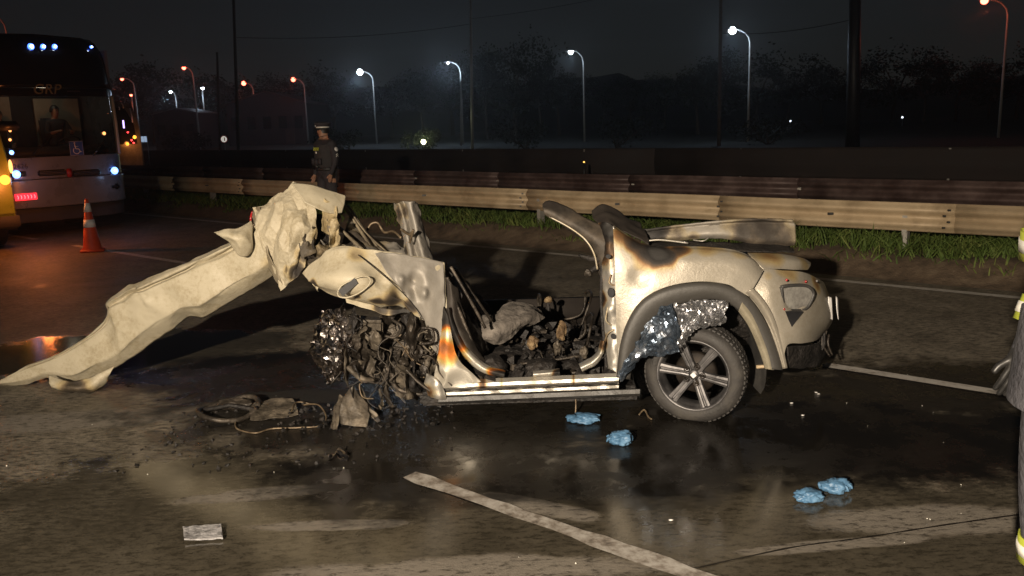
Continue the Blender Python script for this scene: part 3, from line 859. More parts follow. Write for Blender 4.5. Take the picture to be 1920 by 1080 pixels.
# lower shrubs beyond the far guardrail
def make_bush(name, label, px, py, Y, rx, h, seed, group=None, n=700):
    r = random.Random(seed)
    c = P(px, py, Y); c.z = -0.1
    root = thing(name, label, 'bush', c, 0, group)
    V, F = [], []
    lobes = [(Vector((r.uniform(-.7, .7) * rx, r.uniform(-.5, .5) * rx, h * r.uniform(.35, .75))), r.uniform(.3, .5)) for _ in range(7)]
    for _ in range(n):
        q, s0 = r.choice(lobes)
        d = Vector((r.gauss(0, 1), r.gauss(0, 1), r.gauss(0, 1))).normalized() * r.random() ** 0.4
        p = q + Vector((d.x * rx * s0, d.y * rx * s0, d.z * h * s0))
        p.z = max(0.02, p.z)
        s_ = r.uniform(.07, .16)
        a = Vector((r.gauss(0, 1), r.gauss(0, 1), r.gauss(0, 1))).normalized(); b = a.orthogonal().normalized()
        k = len(V); V += [p - a * s_, p + b * s_ * .5, p + a * s_, p - b * s_ * .5]; F.append((k, k + 1, k + 2, k + 3))
    obj('foliage', V, F, M['leaf'], root, False, True)
    mb = MB()
    for q, s0 in lobes: mb.tube([Vector((0, 0, 0)), q * 0.5, q], [0.05, 0.035, 0.015], 5)
    mb.build('stem', M['bark'], root, True, True)
    return root
make_bush('bush', 'bush lit from within by a small lamp, below the dim white lamp', 793, 270, 70, 1.6, 1.7, 5, None, 1100)
make_bush('bush', 'greenish bush at the foot of the bluish white lamp', 350, 268, 78, 2.6, 2.0, 6)
make_bush('bush', 'dark bush right behind the standing officer', 650, 272, 70, 2.6, 2.2, 8)
make_bush('bush', 'low dark bush left of the lone white lamp post', 985, 272, 66, 3.0, 2.4, 9)
make_bush('bush', 'low bush just right of the lone white lamp post', 1155, 272, 62, 3.0, 2.5, 10)
make_bush('bush', 'low dark bush around the tallest white lamp post', 1440, 272, 60, 3.2, 2.0, 11)
def light_point(name, px, py, Y, r_, m, label, cat, power=0, col=(1, 1, 1)):
    p = P(px, py, Y)
    root = thing(name, label, cat, (p.x, p.y, -0.05))
    mb = MB(); mb.tube([Vector((p.x, p.y, -0.05)), Vector((p.x, p.y, p.z - r_ * 0.6))], 0.04, 6); mb.build('post', M['black'], root, True)
    mb = MB(); mb.lathe([(r_ * math.sin(t * math.pi / 6) + 1e-4, -r_ * math.cos(t * math.pi / 6)) for t in range(7)], 10, Matrix.Translation(p)); mb.build('lens', m, root, True)
    if power:
        ld = bpy.data.lights.new('lamp_light', 'POINT'); ld.energy, ld.color, ld.shadow_soft_size = power, col, 0.1
        lo = bpy.data.objects.new('lamp_light', ld); COL.objects.link(lo); lo.parent = root; lo.location = Vector((0, -r_ - 0.15, p.z + 0.05 + r_))
    return root
M['lamp_warm'] = emit('garden_lamp', (1.0, 0.95, 0.6), 9)
M['lamp_pale'] = emit('far_pale_light', (0.8, 0.9, 1.0), 3)
M['reflector_amber'] = emit('glowing_amber_reflector', (1.0, 0.5, 0.1), 2.5)  # emission stands for the light these reflectors send back
light_point('garden_lamp', 794, 266, 68.6, 0.2, M['lamp_warm'], 'small bright lamp shining through the bush', 'lamp', 120, (0.95, 1.0, 0.6))
light_point('distant_light', 1482, 227, 120, 0.13, M['lamp_pale'], 'tiny pale light in the dark, left of the two far specks', 'light')
light_point('distant_light', 1692, 220, 120, 0.13, M['lamp_pale'], 'tiny pale light in the dark, right of the two far specks', 'light')
light_point('road_marker', 1537, 308, 28, 0.06, M['reflector_amber'], 'small amber reflector post beyond the guardrails', 'reflector')
light_point('road_marker', 1095, 304, 28, 0.03, M['reflector_amber'], 'tiny reflector post beyond the guardrails near the centre', 'reflector')

# warehouse and pale wall behind the red lamps
M['plaster'] = mat('pale_plaster', [(0.02, 0.016, 0.016), (0.04, 0.032, 0.031), (0.055, 0.045, 0.043)], 0.85, 0, 0.6, 0.2, 8)
M['roofsheet'] = mat('roof_sheet', [(0.05, 0.035, 0.03), (0.11, 0.07, 0.06)], 0.6, 0.2, 0.8)
M['dark_glass'] = mat('dark_window', [(0.006, 0.007, 0.009), (0.012, 0.013, 0.016)], 0.12, 0, 4)
def building(name, label, x0, x1, ytop, ybase, Y, depth, gable, wins):
    a = P(x0, ybase, Y); b = P(x1, ybase, Y); t = P(x0, ytop, Y)
    w = b.x - a.x; h = t.z
    root = thing(name, label, 'building', (a.x + w / 2, Y, -0.05))
    mb = MB()
    poly = [Vector((-w / 2, 0, 0)), Vector((w / 2, 0, 0)), Vector((w / 2, 0, h)), Vector((0, 0, h + gable)), Vector((-w / 2, 0, h))]
    mb.prism(poly, (0, depth, 0)); mb.build('wall', M['plaster'], root, False, True)
    for s_ in (-1, 1):
        mb = MB()
        e0, e1 = Vector((s_ * (w / 2 + 0.3), -0.3, h - 0.06 + 0.05)), Vector((0, -0.3, h + gable + 0.05))
        mb.prism([e0, e1, e1 + Vector((0, 0, 0.12)), e0 + Vector((0, 0, 0.12))], (0, depth + 0.6, 0)); mb.build('roof', M['roofsheet'], root, False, True)
    for k in range(wins):
        cx = -w / 2 + w * (k + 0.5) / wins
        mb = MB(); mb.box((cx, -0.02, h * 0.55), (w / wins * 0.5, 0.06, h * 0.3)); wd = mb.build('window', M['dark_glass'], root, False, True)
        mb = MB()
        mb.box((cx, -0.08, h * 0.39), (w / wins * 0.56, 0.12, 0.08)); mb.build('sill', M['plaster'], wd, False, True)
    mb = MB(); mb.box((w * 0.28, -0.03, h * 0.0 + 1.05), (1.2, 0.08, 2.1)); mb.build('door', M['roofsheet'], root, False, True)
    return root
building('warehouse', 'wide low building glowing dull red behind the red street lamps', 430, 578, 197, 268, 118, 16, 1.6, 5)
building('low_house', 'pale low wall of a house under the small faint white lamp', 292, 372, 214, 262, 108, 8, 0.6, 3)

# road signs
M['sign_red'] = mat('sign_red', [(0.5, 0.02, 0.02), (0.62, 0.03, 0.03)], 0.4)
M['sign_white'] = emit('glowing_sign_white', (0.9, 0.82, 0.72), 0.55)  # emission stands in for light thrown back by the sign face
M['sign_blue'] = emit('glowing_sign_pale_blue', (0.55, 0.72, 0.95), 0.5)  # panels glow by emission in place of light falling on them
def round_sign():
    Y = 52; c = P(420, 261, Y)
    root = thing('road_sign', 'small round red and white road sign left of the officer', 'sign', (c.x, Y, -0.05))
    mb = MB(); mb.tube([(0, 0.04, 0), (0, 0.04, c.z - 0.1)], 0.04, 8); mb.build('post', M['pole'], root, True, True)
    T = Matrix.Translation((0, 0, c.z + 0.05)) @ Matrix.Rotation(math.radians(90), 4, 'X')
    mb = MB(); mb.lathe([(0.0001, 0.0), (0.24, 0.0), (0.24, -0.02), (0.0001, -0.02)], 24, T); mb.build('disc', M['sign_red'], root, False, True)
    mb = MB(); mb.lathe([(0.0001, 0.006), (0.18, 0.006), (0.18, 0.003), (0.0001, 0.003)], 24, T); mb.build('face', M['sign_white'], root, False, True)
    mb = MB(); mb.box((0.03, -0.012, c.z + 0.05), (0.06, 0.004, 0.2)); mb.build('digit', M['black'], root, False, True)
round_sign()
def blue_sign():
    Y = 50; c = P(270, 261, Y)
    root = thing('road_sign', 'small pale blue rectangular sign right of the flashing lights behind the bus', 'sign', (c.x, Y, -0.05))
    for s_ in (-0.17, 0.17):
        mb = MB(); mb.tube([(s_, 0.03, 0), (s_, 0.03, c.z + 0.1)], 0.03, 6); mb.build('post', M['pole'], root, True, True)
        mb = MB(); mb.box((s_ * 0.5, -0.01, c.z + 0.05), (0.15, 0.02, 0.32), None, 0, 0.006); mb.build('panel', M['sign_blue'], root, False, True)
blue_sign()
# ================================================================== the wreck
CAR = thing('wrecked_car', 'burnt and torn open beige car wreck standing on one alloy wheel', 'car', (0.3, 5.9, 0))
def pv(x, y, Y): return P(x, y, Y)

def lump(name, c, size, material, parent, seed, amp=0.35, sub=3, soot=None):
    bm = bmesh.new(); bmesh.ops.create_icosphere(bm, subdivisions=sub, radius=1.0)
    off = Vector((seed * 2.3, seed * 5.1, seed))
    vs = []
    for v in bm.verts:
        d = v.co.normalized()
        r_ = 1 + amp * (noise.noise(d * 1.6 + off) + 0.6 * (1 - 2 * abs(noise.noise(d * 3.3 + off))) * 0.6 + 0.25 * noise.noise(d * 7 + off))
        vs.append(Vector(c) + Vector((d.x * size[0], d.y * size[1], d.z * size[2])) * r_)
    bm.verts.index_update(); fs = [tuple(v.index for v in f.verts) for f in bm.faces]; bm.free()
    return obj(name, vs, fs, material, parent, False, False, [soot] * len(vs) if soot is not None else None)
# --- long side panel, peeled off and hanging down to the road
st = [((-6, 717), (-6, 722)), ((50, 688), (45, 720)), ((100, 669), (90, 708)), ((148, 641), (132, 724)), ((174, 622), (167, 711)), ((196, 600), (215, 691)), ((204, 581), (240, 675)), ((200, 568), (262, 662)), ((222, 554), (285, 645)),
      ((241, 542), (310, 627)), ((259, 539), (333, 611)), ((296, 522), (356, 595)), ((333, 504), (381, 596)), ((370, 487), (410, 579)), ((407, 472), (445, 557)), ((444, 452), (490, 530)), ((478, 422), (530, 504)), ((520, 400), (560, 490))]
st = [(a, b, 6.62 - 0.57 * i / 17) for i, (a, b) in enumerate(st)]
rows = []
for t, dy in ((0.0, 0.14), (0.0, 0.05), (0.015, -0.015), (0.085, 0.03), (0.125, -0.03), (0.45, -0.06), (0.74, -0.055), (0.79, -0.03), (1.0, 0.09)):
    r_ = []
    for i, (a, b, Y) in enumerate(st):
        k = min(1.0, 0.35 + i * 0.06)
        up = -6 if (t == 0.0 and dy > 0.1 and 7 < i) else 0
        r_.append((a[0] + (b[0] - a[0]) * t, a[1] + (b[1] - a[1]) * t + up, Y + dy * k))
    rows.append(r_)
rp = random.Random(5)
PD = [(pv(300, 560, 6.15), 0.16, -0.03), (pv(430, 520, 6.05), 0.2, -0.025), (pv(190, 640, 6.35), 0.12, -0.025)]
for k in range(26):      # kinks bunched where the rim is buckled
    PD.append((pv(255 + rp.gauss(0, 26), 562 + rp.gauss(0, 14), 6.25), rp.uniform(0.02, 0.05), rp.uniform(-0.014, 0.010)))
for k in range(12):
    t_ = rp.random(); PD.append((pv(160 + 340 * t_, 672 - 175 * t_ + rp.gauss(0, 25), 6.38 - 0.35 * t_), rp.uniform(0.04, 0.12), rp.uniform(-0.010, 0.008)))
sheet('side_panel', rows, M['beige'], CAR, 153, 64, 0.004, [(0.0025, 6, 1, (1.0, 0.9, 0.5, -0.3)), (0.006, 1.6, 0), (0.001, 24, 1)],
      PD,
      [(pv(330, 555, 6.05), 0.14, 0.3), (pv(165, 690, 6.3), 0.12, 0.55), (pv(510, 500, 6.0), 0.18, 0.3), (pv(250, 540, 6.2), 0.12, 0.3)], 0.03, 1, True, 0.005, lin='v', facets=(11, 4, 0.014))['label'] = 'long pale beige panel bent down to the road'
# rolled lip where the panel's lower end is torn
sheet('torn_lip', [[(92, 704, 6.42), (130, 716, 6.36), (170, 708, 6.34), (215, 686, 6.34)], [(95, 722, 6.36), (130, 728, 6.3), (170, 724, 6.3), (205, 704, 6.33)], [(108, 730, 6.42), (140, 736, 6.38), (175, 734, 6.36), (200, 716, 6.38)]],
      M['beige'], CAR, 24, 10, 0.004, [(0.012, 12, 1)], None, [(pv(150, 734, 6.38), 0.2, 0.5)], 0.2, 2)
# curled flap on its upper end
sheet('torn_flap', [[(401, 436, 6.02), (425, 431, 5.98), (445, 428, 6.0), (462, 420, 6.05), (470, 414, 6.1)], [(410, 440, 5.98), (430, 444, 5.92), (448, 445, 5.92), (462, 440, 5.96), (474, 432, 6.04)],
                    [(432, 452, 5.98), (440, 458, 5.93), (450, 462, 5.92), (462, 460, 5.95), (473, 455, 6.0)], [(440, 470, 6.0), (444, 478, 5.98), (452, 482, 5.98), (462, 480, 6.0), (470, 470, 6.02)]],
      M['beige'], CAR, 26, 22, 0.004, [(0.012, 9, 1)], None, (), 0.05, 4)
# --- hump: roof folded over the crushed end
sheet('folded_roof', [
    [(477, 392, 6.22), (507, 376, 6.17), (535, 354, 6.13), (562, 346, 6.18)],
    [(484, 428, 6.08), (520, 410, 6.00), (552, 394, 5.97), (588, 383, 6.02)],
    [(498, 472, 6.02), (532, 452, 5.92), (562, 436, 5.90), (594, 420, 5.97)],
    [(515, 512, 6.00), (541, 494, 5.92), (564, 476, 5.91), (586, 458, 5.99)],
    [(532, 543, 6.00), (548, 528, 5.95), (562, 512, 5.95), (578, 494, 6.01)]],
    M['hump'], CAR, 90, 90, 0.005, [(0.010, 5, 1, (1.0, 1.1, 0.55, -0.3)), (0.005, 13, 1), (0.002, 34, 1)], None,
    [(pv(575, 475, 5.95), 0.12, 0.55), (pv(560, 510, 5.95), 0.12, 0.7), (pv(590, 440, 5.98), 0.1, 0.5)], 0.04, 5, False, 0.015, facets=(7, 8, 0.028))['label'] = 'folded beige roof metal, highest point of the wreck'
# torn folds in the hollow right of it
rh = random.Random(77)
lump('hollow_backing', P(602, 455, 6.22), (0.12, 0.12, 0.18), M['char'], CAR, 71, 0.3)  # dark backing that puts the shade into the hollow
for k in range(15):
    x, y = rh.uniform(572, 640), rh.uniform(402, 512)
    if y > 470 and x > 615: x -= 30
    w, h, a, Y = rh.uniform(14, 34), rh.uniform(24, 60), rh.uniform(-0.3, 1.0), rh.uniform(5.93, 6.12)
    def q(u, v, dy): return (x + (u * math.cos(a) - v * math.sin(a)) * w, y + (u * math.sin(a) + v * math.cos(a)) * h, Y + dy)
    rows = [[q(u, v, rh.uniform(-.07, .07)) for u in (-.5, 0, .5)] for v in (-.5, -.15, .2, .5)]
    sheet('torn_fold', rows, rh.choice([M['hump'], M['hump'], M['grey'], M['engine2']]), CAR, 14, 18, 0.003, [(0.006, 14, 1)], None, (), rh.uniform(0.1, 0.75), 300 + k, False, 0.012, facets=(3, 5, 0.012))
# upper flat plate of the fold
sheet('roof_fold', [[(546, 344, 6.10), (585, 347, 6.12), (620, 358, 6.16), (648, 367, 6.20)], [(556, 358, 6.03), (588, 366, 6.04), (620, 375, 6.08), (646, 382, 6.14)], [(572, 380, 5.97), (596, 392, 5.98), (620, 400, 6.02), (641, 399, 6.10)]],
      M['beige'], CAR, 26, 14, 0.006, [(0.005, 5, 1)], None, [(pv(640, 395, 6.2), 0.08, 0.4)], 0.02, 6)
# dark return flange at the left of the hump
sheet('flange', [[(474, 388, 6.3), (478, 430, 6.2), (495, 480, 6.12), (515, 520, 6.06), (530, 542, 6.02)], [(486, 388, 6.14), (490, 430, 6.05), (505, 475, 5.98), (522, 515, 5.97), (536, 540, 5.98)]],
      M['grey'], CAR, 30, 6, 0.004, [(0.012, 9, 1)], None, (), 0.35, 7)
for q in (((474, 396, 6.3), (470, 412, 6.3), (474, 432, 6.25)), ((478, 440, 6.18), (472, 455, 6.2), (480, 470, 6.12))):
    mb = MB(); mb.tube(spline([P(*a) for a in q], 8), [0.006, 0.009, 0.010, 0.009, 0.008, 0.009, 0.007, 0.005, 0.003], 6)
    mb.build('plastic_clip', M['red_lens'], CAR, True)
# --- crumpled door hanging in front
sheet('crumpled_door', [
    [(566, 513, 5.72), (596, 484, 5.66), (630, 462, 5.62), (700, 470, 5.6), (768, 479, 5.62), (833, 492, 5.66)],
    [(573, 521, 5.64), (606, 503, 5.54), (650, 490, 5.5), (716, 506, 5.54), (775, 516, 5.56), (836, 540, 5.6)],
    [(580, 530, 5.6), (618, 524, 5.46), (668, 525, 5.42), (728, 540, 5.5), (786, 565, 5.56), (838, 592, 5.58)],
    [(590, 537, 5.6), (634, 546, 5.48), (690, 556, 5.46), (750, 566, 5.52), (800, 610, 5.6), (832, 645, 5.6)],
    [(596, 542, 5.68), (645, 559, 5.6), (700, 574, 5.6), (765, 579, 5.62), (802, 650, 5.68), (808, 716, 5.66)]],
    M['beige'], CAR, 76, 54, 0.005, [(0.010, 4, 1), (0.012, 2.5, 0), (0.003, 14, 0)],
    [(pv(668, 532, 5.44), 0.12, 0.018), (pv(768, 545, 5.54), 0.16, -0.07), (pv(715, 530, 5.5), 0.07, -0.02)],
    [(pv(588, 534, 5.58), 0.08, 0.62), (pv(742, 565, 5.5), 0.13, 0.62), (pv(705, 566, 5.5), 0.09, 0.62), (pv(665, 553, 5.48), 0.07, 0.62), (pv(770, 574, 5.54), 0.12, 0.6), (pv(672, 482, 5.56), 0.14, 0.32), (pv(800, 690, 5.66), 0.14, 0.4)], 0.1, 8, True, 0.006, facets=(9, 5, 0.006))['label'] = 'crumpled beige door with an empty handle slot'
# crease along the door
mb = MB(); mb.tube(spline([P(*q) for q in ((672, 478, 5.535), (690, 492, 5.50), (735, 530, 5.485), (770, 565, 5.51), (798, 605, 5.57), (806, 640, 5.62))], 30), [0.0035] * 31, 5)
mb.build('door_crease', M['char'], CAR, True)
# right half of the door is grey, burnt bare
sheet('door_edge_plate', [[(702, 472, 5.585), (765, 479, 5.60), (831, 492, 5.64)], [(722, 508, 5.50), (778, 524, 5.525), (834, 548, 5.575)], [(752, 543, 5.49), (792, 580, 5.535), (834, 610, 5.565)], [(792, 592, 5.56), (812, 636, 5.59), (826, 655, 5.58)], [(806, 640, 5.62), (814, 680, 5.63), (812, 712, 5.635)]],
      M['grey'], CAR, 40, 50, 0.004, [(0.006, 6, 1), (0.004, 16, 0)], [(pv(775, 540, 5.53), 0.10, -0.06), (pv(792, 548, 5.53), 0.05, 0.05), (pv(752, 524, 5.51), 0.04, 0.03), (pv(768, 552, 5.53), 0.05, 0.05), (pv(780, 522, 5.53), 0.06, -0.05)],
      [(pv(772, 545, 5.53), 0.1, 0.2), (pv(812, 700, 5.64), 0.16, 0.6)], 0.06, 9, True, 0.006, facets=(5, 6, 0.008))
# handle slot: black slab laid on for the shade in the hole, raised rim
c = P(653, 538, 5.44)
rim = [P(x, y, 5.392) for x, y in ((633, 549), (640, 536), (662, 524), (680, 518), (692, 520), (694, 530), (684, 542), (668, 552), (650, 558), (636, 556))]
mb = MB(); mb.tube(spline(rim + [rim[0]], 40), 0.005, 6); mb.build('handle_rim', M['beige'], CAR, True, False, 0.2)
slot = [P(x, y, 5.385) for x, y in ((634, 545), (665, 521), (671, 531), (643, 556))]
mb = MB(); mb.prism(slot, (0, 0.05, 0)); mb.build('handle_slot', M['black'], CAR)
# lower torn edge with scorched curl
sheet('door_lower_edge', [[(648, 560, 5.58), (690, 570, 5.56), (730, 580, 5.54), (765, 580, 5.56), (790, 584, 5.58)], [(650, 568, 5.56), (692, 580, 5.53), (728, 592, 5.52), (760, 586, 5.55), (792, 594, 5.58)]],
      M['hump'], CAR, 30, 5, 0.004, [(0.008, 14, 1)], None, [(pv(765, 582, 5.55), 0.16, 0.8), (pv(715, 578, 5.54), 0.1, 0.5)], 0.16, 10)
# --- structure behind: bars and a plate running down to the stub pillar
for q, w in ((((640, 378, 6.45), (668, 420, 6.4), (700, 470, 6.2)), 0.03), (((652, 385, 6.5), (680, 425, 6.45), (716, 474, 6.25)), 0.02), (((618, 410, 6.2), (650, 440, 6.15), (680, 468, 6.0)), 0.03), (((660, 400, 6.4), (690, 440, 6.3), (735, 480, 6.1)), 0.016)):
    mb = MB(); mb.tube(spline([P(*a) for a in q], 14), [w * (1 + 0.3 * noise.noise(Vector((i, w * 90, 0)))) for i in range(15)], 6, 0, True, 0.45)
    mb.build('bent_bar', M['grey'], CAR, True, False, 0.4)
sheet('roof_rail', [[(655, 400, 6.5), (690, 440, 6.45), (740, 460, 6.4), (815, 488, 6.3)], [(648, 430, 6.3), (690, 460, 6.25), (740, 476, 6.2), (812, 492, 6.1)], [(640, 462, 6.1), (690, 474, 6.05), (740, 482, 6.0), (800, 492, 5.95)]],
      M['grey'], CAR, 40, 18, 0.005, [(0.025, 6, 1), (0.012, 14, 2)], None, [(pv(690, 450, 6.3), 0.2, 0.35), (pv(650, 440, 6.2), 0.2, 0.5)], 0.16, 11)
# upright stub of the pillar
sheet('pillar_stub', [[(737, 379, 6.36), (748, 382, 6.26), (758, 379, 6.3), (768, 380, 6.22), (784, 379, 6.32)], [(746, 408, 6.34), (756, 410, 6.24), (765, 408, 6.28), (776, 408, 6.2), (790, 408, 6.32)],
                      [(756, 444, 6.28), (764, 446, 6.18), (773, 444, 6.24), (784, 444, 6.16), (800, 446, 6.28)], [(760, 486, 6.2), (772, 488, 6.1), (784, 486, 6.16), (796, 486, 6.08), (816, 492, 6.2)]],
      M['grey'], CAR, 40, 40, 0.006, [(0.005, 10, 1), (0.003, 30, 1)], None, [(pv(752, 400, 6.3), 0.12, 0.45), (pv(765, 470, 6.2), 0.08, 0.55)], 0.1, 12, True, 0.02)['label'] = 'upright torn pillar stub'
for q in (((688, 432, 6.5), (696, 420, 6.5), (708, 418, 6.5), (716, 430, 6.5), (722, 436, 6.45), (738, 434, 6.4), (752, 446, 6.3)), ((752, 430, 6.2), (768, 440, 6.1), (775, 432, 6.05), (768, 455, 6.1))):
    mb = MB(); mb.tube(spline([P(*a) for a in q], 40), 0.010, 6); mb.build('loose_wire', M['wire'], CAR, True)
# --- crushed engine bay
def block(name, c, size, rot, material, ribs=0, seed=0):
    """cast housing: bevelled, buckled box with cooling ribs"""
    R3 = Matrix.Rotation(rot[0], 3, 'X') @ Matrix.Rotation(rot[1], 3, 'Y') @ Matrix.Rotation(rot[2], 3, 'Z')
    mb = MB(); mb.box((0, 0, 0), size, None, 0, min(size) * 0.12)
    for k in range(ribs):
        mb.box((-size[0] / 2 + size[0] * (k + 0.5) / ribs, -size[1] / 2 - 0.006, 0), (size[0] / ribs * 0.3, 0.022, size[2] * 0.86))
    vs = []
    for v in mb.v:
        d_ = Vector((noise.noise(v * 7 + Vector((seed, 0, 0))), noise.noise(v * 7 + Vector((0, seed, 0))), noise.noise(v * 7 + Vector((0, 0, seed))))) * 0.03
        vs.append(Vector(c) + R3 @ (v + d_))
    mb.v = vs
    return mb.build(name, material, CAR)
block('engine_block', P(735, 665, 5.9), (0.42, 0.4, 0.34), (0.1, 0.25, 0.1), M['engine'], 6, 3)
block('cylinder_head', P(742, 612, 5.86), (0.34, 0.26, 0.13), (0.2, -0.25, 0.15), M['engine2'], 5, 4)
block('battery', P(690, 622, 5.66), (0.17, 0.14, 0.2), (0.15, 0.12, 0.3), M['engine2'], 0, 5)
block('gearbox', P(668, 660, 5.86), (0.2, 0.26, 0.24), (0.3, 0.5, 0.2), M['engine'], 4, 6)
for cx, cy, Y, r_ in ((706, 668, 5.6, 0.06), (752, 690, 5.56, 0.045), (780, 660, 5.55, 0.05)):
    mb = MB(); T = Matrix.Translation(P(cx, cy, Y)) @ Matrix.Rotation(math.radians(78), 4, 'X') @ Matrix.Rotation(cx * 0.01 - 7.2, 4, 'Y')
    mb.lathe([(0.0001, 0.01), (r_ * .3, 0.01), (r_ * .35, 0.0), (r_ * .8, 0.0), (r_ * .86, 0.012), (r_, 0.012), (r_ * .94, 0.0), (r_, -0.012), (r_ * .94, -0.02), (0.0001, -0.02)], 20, T); mb.build('pulley', M['engine'], CAR, True)
mb = MB(); hel = []
for i in range(90):
    t = i / 89; a = t * 2 * math.pi * 5.5
    hel.append(P(800 - 8 * t, 612 + 62 * t, 5.62) + Vector((math.cos(a) * 0.045, math.sin(a) * 0.045, 0)))
mb.tube(hel, 0.007, 6); mb.build('coil_spring', M['engine2'], CAR, True)
rr = random.Random(21)
for k in range(46):
    x, y = rr.uniform(640, 815), rr.uniform(585, 735)
    if x < 690 and y > 690: y -= 60
    Y = rr.uniform(5.5, 5.72)
    w, h = rr.uniform(8, 30), rr.uniform(20, 64)
    a = rr.uniform(-0.9, 0.9)
    def q(u, v, dy): return (x + (u * math.cos(a) - v * math.sin(a)) * w, y + (u * math.sin(a) + v * math.cos(a)) * h, Y + dy)
    rows = [[q(u, v, rr.uniform(-.08, .08)) for u in (-.5, 0, .5)] for v in (-.5, 0, .5)]
    sheet('bent_plate', rows, rr.choice([M['engine'], M['engine'], M['engine2'], M['char']]), CAR, 10, 14, 0.002, [(0.004, 16, 1)], None, (), 0, k, False, 0.01, facets=(2, 4, 0.012))
for k in range(22):
    x, y = rr.uniform(650, 810), rr.uniform(590, 720)
    pts, Y = [], rr.uniform(5.46, 5.62)
    for s_ in range(5):
        pts.append(P(x, y, Y)); x += rr.uniform(-22, 22); y += rr.uniform(2, 26); Y += rr.uniform(-.03, .03)
    mb = MB(); mb.tube(spline(pts, 20), rr.uniform(0.002, 0.006), 6); mb.build('hose', rr.choice([M['char'], M['engine2'], M['wire'], M['engine']]), CAR, True)
for q in (((735, 600, 5.48), (752, 612, 5.44), (742, 632, 5.46), (722, 630, 5.48)), ((790, 615, 5.5), (810, 618, 5.48), (812, 640, 5.48), (790, 645, 5.5))):
    mb = MB(); mb.tube(spline([P(*a) for a in q], 16), 0.010, 7); mb.build('hose', M['engine'], CAR, True)
# lower arm lying down to the road
mb = MB(); mb.tube(spline([P(*a) for a in ((655, 688, 5.62), (668, 702, 5.58), (682, 710, 5.55), (700, 712, 5.6))], 14), [0.035, 0.036, 0.034, 0.03, 0.03, 0.03, 0.034, 0.036, 0.034, 0.03, 0.026, 0.026, 0.024, 0.022, 0.02], 8, 0, True, 0.6)
mb.build('control_arm', M['engine2'], CAR, True)
for q, w in ((((735, 700, 5.6), (745, 730, 5.6), (800, 742, 5.6)), 0.03), (((760, 690, 5.55), (790, 720, 5.5), (818, 738, 5.5)), 0.025), (((720, 690, 5.7), (725, 740, 5.75), (735, 762, 5.8)), 0.03)):
    mb = MB(); mb.tube(spline([P(*a) for a in q], 10), w, 6, 0, True, 0.5); mb.build('frame_rail', M['engine'], CAR, True)
# --- sill and floor
def ext(name, prof, xs, material, parent, soot=None, seg=24, jag=0.0):
    """profile of (dy px above the sill line, Y offset) swept along the sill line between columns xs"""
    x0, x1 = xs
    V, F = [], []
    n = len(prof)
    S_ = []
    for i in range(seg + 1):
        x = x0 + (x1 - x0) * i / seg
        yb = 752 + (736 - 752) * (x - 815) / (1195 - 815)
        Yb = 5.50 - 0.16 * (x - 815) / 380
        for (dy, oy) in prof:
            v = P(x, yb - dy, Yb + oy)
            v += Vector((0, 0.006 * noise.noise(Vector((x * 0.05, dy, 0))), jag * noise.noise(Vector((x * 0.11, dy * 0.2, 3)))))
            V.append(v); S_.append(soot(x, dy) if soot else 0)
    for i in range(seg):
        for k in range(n):
            F.append((i * n + k, i * n + (k + 1) % n, (i + 1) * n + (k + 1) % n, (i + 1) * n + k))
    F.append(tuple(range(n - 1, -1, -1))); F.append(tuple(seg * n + k for k in range(n)))
    return obj(name, V, F, material, parent, False, False, S_)
def sill_soot(x, dy):
    s_ = 0.0
    for c_, w_, a_ in ((905, 18, .6), (1000, 30, .35), (1075, 10, .5), (940, 9, .4), (860, 12, .2)):
        s_ = max(s_, a_ * max(0, 1 - abs(x - c_) / w_))
    return s_
ext('sill', [(38, 0.10), (38, 0.03), (30, -0.005), (24, -0.01), (20, 0.01), (17, 0.012), (17, 0.25), (38, 0.25)], (822, 1160), M['bare'], CAR, sill_soot, 60)
ext('sill_lip', [(16, 0.012), (15, -0.015), (10, -0.018), (8, 0.004), (8, 0.1), (16, 0.1)], (812, 1160), M['bare'], CAR, lambda x, d: 0.12, 60)
ext('sill_trim', [(7, 0.02), (6, -0.012), (-2, -0.02), (-6, 0.01), (-6, 0.2), (7, 0.2)], (822, 1200), M['blackplastic'], CAR, None, 40)
ext('sill_channel', [(20.2, 0.002), (19.8, -0.003), (17.4, -0.003), (17.2, 0.004)], (830, 1158), M['char'], CAR, None, 30, 0.004)
far = lambda x, y, Y: P(x, y, Y)
# floor pan: burnt out tub between the sills
zf = 0.22
a = P(840, 745, 5.6); b_ = P(1150, 735, 5.45)
V = []
nx_, ny_ = 40, 26
for j in range(ny_ + 1):
    for i in range(nx_ + 1):
        x = -0.62 + 1.35 * i / nx_; y = 5.5 + 1.6 * j / ny_
        z = zf + 0.02 * noise.noise(Vector((x * 4, y * 4, 0))) + 0.015 * noise.noise(Vector((x * 14, y * 14, 0)))
        z += 0.13 * math.exp(-((y - 6.3) / 0.13) ** 2)
        V.append((x, y, z))
F = [(j * (nx_ + 1) + i, j * (nx_ + 1) + i + 1, (j + 1) * (nx_ + 1) + i + 1, (j + 1) * (nx_ + 1) + i) for j in range(ny_) for i in range(nx_)]
obj('floor_pan', V, F, M['char'], CAR)
mb = MB(); mb.box((0.1, 7.12, 0.36), (1.5, 0.12, 0.24), None, 0, 0.03); mb.build('far_sill', M['grey'], CAR, True, False, 0.72)
mb = MB(); mb.box((0.1, 6.3, 0.13), (1.5, 1.5, 0.10), None, 0, 0.02); mb.build('underbody', M['char'], CAR)
